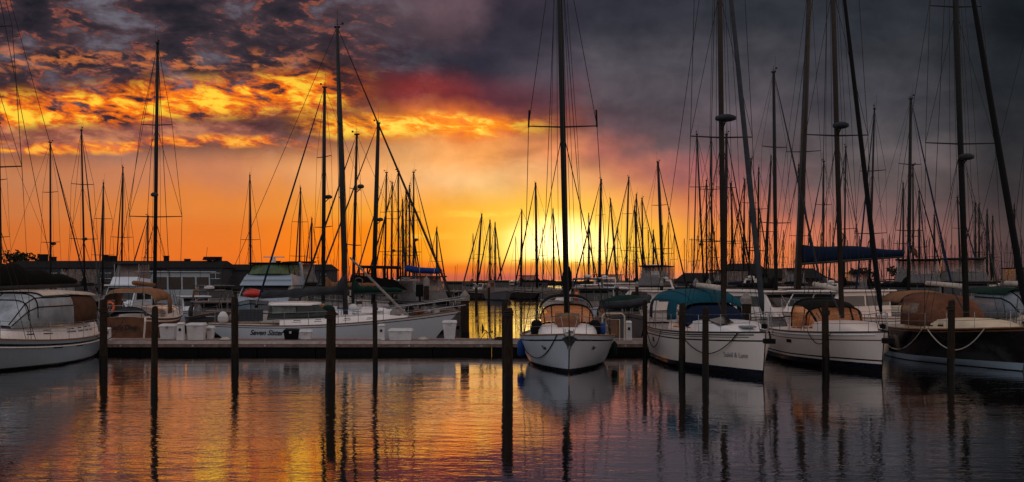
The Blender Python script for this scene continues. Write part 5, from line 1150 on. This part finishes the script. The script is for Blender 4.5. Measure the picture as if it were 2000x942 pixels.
cnt = {0: 5, 1: 9, 2: 15, 3: 14, 4: 18, 5: 16}
kinds = [('white', 'black'), ('grey', 'blue'), ('white', 'tan')]
PR = {}
for zi, (xa, xb_, where) in enumerate(zones):
    for i in range(cnt[zi]):
        ki = i % 3; hu, co = kinds[ki]
        px = xa + (xb_ - xa) * (i + .5 + random.uniform(-.35, .35)) / cnt[zi]; D = random.choice([215, 240, 270, 300, 335]) + random.uniform(-6, 6)
        sc = random.uniform(.86, 1.16)
        if ki not in PR: PR[ki] = o = far_make(13.5, hu, co)
        else:
            src = PR[ki]; o = src.copy(); C.objects.link(o)
            for ch in list(src.children):
                c = ch.copy(); C.objects.link(c); c.parent = o
        o.location = (X(px, D), D, 0); o.rotation_euler = (0, 0, random.choice([R(-90), R(90), R(-60), R(-120), R(75)]) + random.uniform(-.2, .2)); o.scale = (sc, sc, sc)
        g = 'distant sailboats ' + where
        o['label'] = 'tiny far %s sailboat, %s cover, %s' % (hu, co, where); o['group'] = g + ', ' + co + ' covers'

# more motorboats packed in beyond: five kinds, copied
KP = {}
def kind(k):
    i = k % 5; names = ['dark cabin motorboat', 'pale cabin motorboat', 'motorboat with grey canvas', 'motorboat with black canvas', 'dim flybridge motorboat']
    if i in KP:
        src = KP[i]; o = src.copy(); C.objects.link(o)
        for ch in list(src.children):
            c = ch.copy(); C.objects.link(c); c.parent = o
    else:
        a_, b_ = (0, 106), (0, 96)
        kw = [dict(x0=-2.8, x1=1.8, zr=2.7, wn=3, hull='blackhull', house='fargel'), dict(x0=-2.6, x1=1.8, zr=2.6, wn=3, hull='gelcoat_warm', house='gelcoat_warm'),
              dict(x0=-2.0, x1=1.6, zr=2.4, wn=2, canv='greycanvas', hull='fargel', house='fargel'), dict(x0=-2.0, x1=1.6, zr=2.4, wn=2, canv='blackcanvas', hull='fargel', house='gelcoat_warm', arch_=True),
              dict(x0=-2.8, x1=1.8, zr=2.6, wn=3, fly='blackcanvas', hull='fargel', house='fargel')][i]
        o = cruiser('', a_, b_, 3.1, **kw); KP[i] = o
    return o, names[i]
packs = [(-10, 200, 118, 150, 6, 'under the left part of the long building'), (200, 420, 106, 150, 7, 'under the right part of the long building'), (540, 700, 96, 140, 6, 'behind the tallest left mast'),
         (700, 840, 100, 140, 6, 'behind the bow of the side on sailboat'), (895, 1060, 215, 235, 6, 'across the orange water left of the sun'), (1120, 1260, 95, 170, 8, 'behind the covered dinghy'),
         (1270, 1480, 84, 140, 8, 'behind the teal canopy'), (1480, 1700, 84, 130, 8, 'behind the tan hooded sailboat'), (1700, 2010, 92, 140, 10, 'behind the black hulled sailboat')]
kk = 0
for xa, xb_, da, db, n, where in packs:
    for i in range(n):
        o, nm_ = kind(kk); kk += 1; px = xa + (xb_ - xa) * (i + .5 + random.uniform(-.3, .3)) / n; D = random.uniform(da, db)
        o.location = (X(px, D), D, 0); o.rotation_euler = (0, 0, random.choice([R(-90), R(-75), R(-110), R(90), R(15), R(200)]) + random.uniform(-.15, .15))
        sc = random.uniform(.85, 1.1); o.scale = (sc, sc, sc)
        o['label'] = 'small far %s %s' % (nm_, where); o['group'] = 'far motorboats %s, %s' % (where, nm_)

# docks between the far rows
for lab, x0, x1, y in (('second dock behind the left boats, seen between their hulls', -46, -16, 73), ('low dock behind the right hand boats', 7, 42, 69), ('far dock across the open orange water', -30, 60, 199), ('dock under the slim masts cluster', -44, -7, 101)):
    o = thing('dock', lab, 'dock', (0, y, 0))
    part('decking', M['dockwood'], o, lambda b: [b.box(x0 + i * 2, x0 + i * 2 + 1.97, .06, 1.94, .42, .50) for i in range(int((x1 - x0) / 2))])
    part('fascia', M['fascia'], o, lambda b: b.box(x0, x1, 0, .055, .30, .51))
    part('float', M['dockdark'], o, lambda b: b.box(x0, x1, .08, 1.9, -.3, .40))

o = thing('flag', 'small faded red and blue flag drooping beside the right end of navy boom cover', 'flag', (X(1779, 71.5), 71.5, Z(505, 71.5)))
part('staff', M['steel'], o, lambda b: b.tube([(0, 0, -.3), (-.15, 0, 1.0)], .015, 4))
part('cloth', M['brown'], o, lambda b: b.rings([[(-.12 + .55 * u, .05 * math.sin(u * 7), .98 - .5 * u), (-.05 + .5 * u, .06 * math.sin(u * 7 + 1), .45 - .5 * u)] for u in [i / 8 for i in range(9)]], closed=False), smooth=True, solid=.008)
part('canton', M['bluecanvas'], o, lambda b: b.rings([[(-.12 + .55 * u, -.012 + .05 * math.sin(u * 7), .99 - .5 * u), (-.09 + .52 * u, -.012 + .055 * math.sin(u * 7 + .5), .70 - .5 * u)] for u in [i / 8 for i in range(4)]], closed=False), smooth=True, solid=.008)
# ------------------------------------------------------------------ shore, buildings, trees
def ground_strip(name, pts, z, mat):
    b = MB(); n = len(pts)
    b.add([(x, y, z) for x, y in pts] + [(x, y, -1) for x, y in pts], [tuple(range(n))] + [(i, i + n, (i + 1) % n + n, (i + 1) % n) for i in range(n)])
    o = b.build(name, mat); o['kind'] = 'structure'; return o
ground_strip('shore', [(-420, 236), (-36, 250), (-30, 330), (-420, 330)], 1.2, M['land'])
ground_strip('far_shore', [(-420, 620), (700, 560), (700, 900), (-420, 900)], 1.6, M['land'])
ground_strip('quay', [(52, 150), (150, 150), (150, 330), (60, 330)], 1.0, M['land'])

def building(name, label, x0, x1, y0, dep, zb, ze, zr, wall, nwin, chim=(), ww=1.3, wh=1.2):
    o = thing(name, label, 'building', ((x0 + x1) / 2, y0, zb)); hw = (x1 - x0) / 2
    part('wall', M[wall], o, lambda b: b.box(-hw, hw, 0, dep, 0, ze - zb))
    r = part('roof', M['roofdark'], o, lambda b: b.hexa([(-hw - .5, -.5, ze - zb), (hw + .5, -.5, ze - zb), (hw + .5, dep + .5, ze - zb), (-hw - .5, dep + .5, ze - zb), (-hw + .5, dep * .45, zr - zb), (hw - .5, dep * .45, zr - zb), (hw - .5, dep * .55, zr - zb), (-hw + .5, dep * .55, zr - zb)]))
    for px, w_, top in chim:
        xx = X(px, y0 + dep / 2) - (x0 + x1) / 2
        part('chimney', M['roofdark'], r, lambda b: (b.box(xx - w_, xx + w_, dep / 2 - .6, dep / 2 + .6, ze - zb + .4, Z(top, y0 + dep / 2) - zb), b.box(xx - w_ - .1, xx + w_ + .1, dep / 2 - .7, dep / 2 + .7, Z(top, y0 + dep / 2) - zb + .002, Z(top, y0 + dep / 2) - zb + .15)))
    st = (x1 - x0) / nwin
    for i in range(nwin):
        if random.random() < .15: continue
        xc = -hw + st * (i + .5) + random.uniform(-.3, .3); zc = (ze - zb) * .60; w2 = ww * random.choice([.5, .5, .8])
        f = part('window', M['plastic'], o, lambda b: (b.box(xc - w2 - .1, xc + w2 + .1, -.05, .02, zc + wh / 2, zc + wh / 2 + .1), b.box(xc - w2 - .1, xc + w2 + .1, -.08, .02, zc - wh / 2 - .1, zc - wh / 2), b.box(xc - .04, xc + .04, -.05, .02, zc - wh / 2, zc + wh / 2)))
        part('pane', M['darkglass'], f, lambda b: (b.box(xc - w2, xc - .045, -.03, .02, zc - wh / 2 + .003, zc + wh / 2 - .003), b.box(xc + .045, xc + w2, -.03, .02, zc - wh / 2 + .003, zc + wh / 2 - .003)))
    return o
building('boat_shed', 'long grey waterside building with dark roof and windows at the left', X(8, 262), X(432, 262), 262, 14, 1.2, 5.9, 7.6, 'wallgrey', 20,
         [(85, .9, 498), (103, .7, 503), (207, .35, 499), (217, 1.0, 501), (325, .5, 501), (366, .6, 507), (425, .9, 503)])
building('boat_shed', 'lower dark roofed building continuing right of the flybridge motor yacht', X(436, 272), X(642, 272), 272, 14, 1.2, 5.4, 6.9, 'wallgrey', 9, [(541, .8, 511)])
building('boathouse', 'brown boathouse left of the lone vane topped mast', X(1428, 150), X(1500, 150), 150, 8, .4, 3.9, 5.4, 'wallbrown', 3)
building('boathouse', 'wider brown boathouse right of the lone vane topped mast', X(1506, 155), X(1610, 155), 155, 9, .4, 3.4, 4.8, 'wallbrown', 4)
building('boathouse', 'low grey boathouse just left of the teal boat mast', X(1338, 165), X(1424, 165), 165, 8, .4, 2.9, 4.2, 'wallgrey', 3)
o = thing('roof_vent', 'big dark vent hood on the long building roof', 'vent', (X(409, 268), 268, Z(514, 268)))
part('stem', M['roofdark'], o, lambda b: b.box(-.5, .5, -.4, .4, 0, .7)); part('hood', M['roofdark'], o, lambda b: b.hexa([(-1.5, -.8, .7), (1.5, -.8, .5), (1.5, .8, .5), (-1.5, .8, .7), (-1.2, -.6, 1.5), (1.5, -.6, 1.5), (1.5, .6, 1.5), (-1.2, .6, 1.5)]))
def tree(label, px, D, zt, w_, zb=1.2, n=260, squash=.6):
    o = thing('tree', label, 'tree', (X(px, D), D, zb)); hgt = zt - zb
    def tr(b):
        b.tube([(0, 0, 0), (.2, 0, hgt * .35), (0, .1, hgt * .6)], [.35, .25, .14], 7)
        for i in range(6):
            a = i * 1.05; b.tube([(.15, 0, hgt * (.3 + .04 * i)), (w_ * .45 * math.cos(a), w_ * .4 * math.sin(a), hgt * (.62 + .04 * i))], [.14, .04], 5)
    part('trunk', M['bark'], o, tr)
    def cr(b):
        for i in range(n):
            cl = i % 9; r = random.Random(cl * 13 + int(px)); cx, cy, cz = r.uniform(-.7, .7) * w_, r.uniform(-.5, .5) * w_, hgt * r.uniform(.55, .86)
            q = Vector((random.gauss(0, 1), random.gauss(0, 1), random.gauss(0, squash))) * (w_ * .19)
            c = Vector((cx, cy, cz)) + q; c.z = min(c.z, hgt)
            for _ in range(5):
                cc = c + Vector((random.uniform(-.5, .5), random.uniform(-.5, .5), random.uniform(-.3, .3))); u = Vector((random.uniform(-1, 1), random.uniform(-1, 1), random.uniform(-1, 1))).normalized() * random.uniform(.2, .42) * (2.6 if D > 400 else 1); v_ = u.orthogonal().normalized() * random.uniform(.12, .3) * (2.6 if D > 400 else 1)
                b.add([cc - u, cc + v_, cc + u, cc - v_], [(0, 1, 2, 3)])
    part('crown', M['leaf'], o, cr); return o
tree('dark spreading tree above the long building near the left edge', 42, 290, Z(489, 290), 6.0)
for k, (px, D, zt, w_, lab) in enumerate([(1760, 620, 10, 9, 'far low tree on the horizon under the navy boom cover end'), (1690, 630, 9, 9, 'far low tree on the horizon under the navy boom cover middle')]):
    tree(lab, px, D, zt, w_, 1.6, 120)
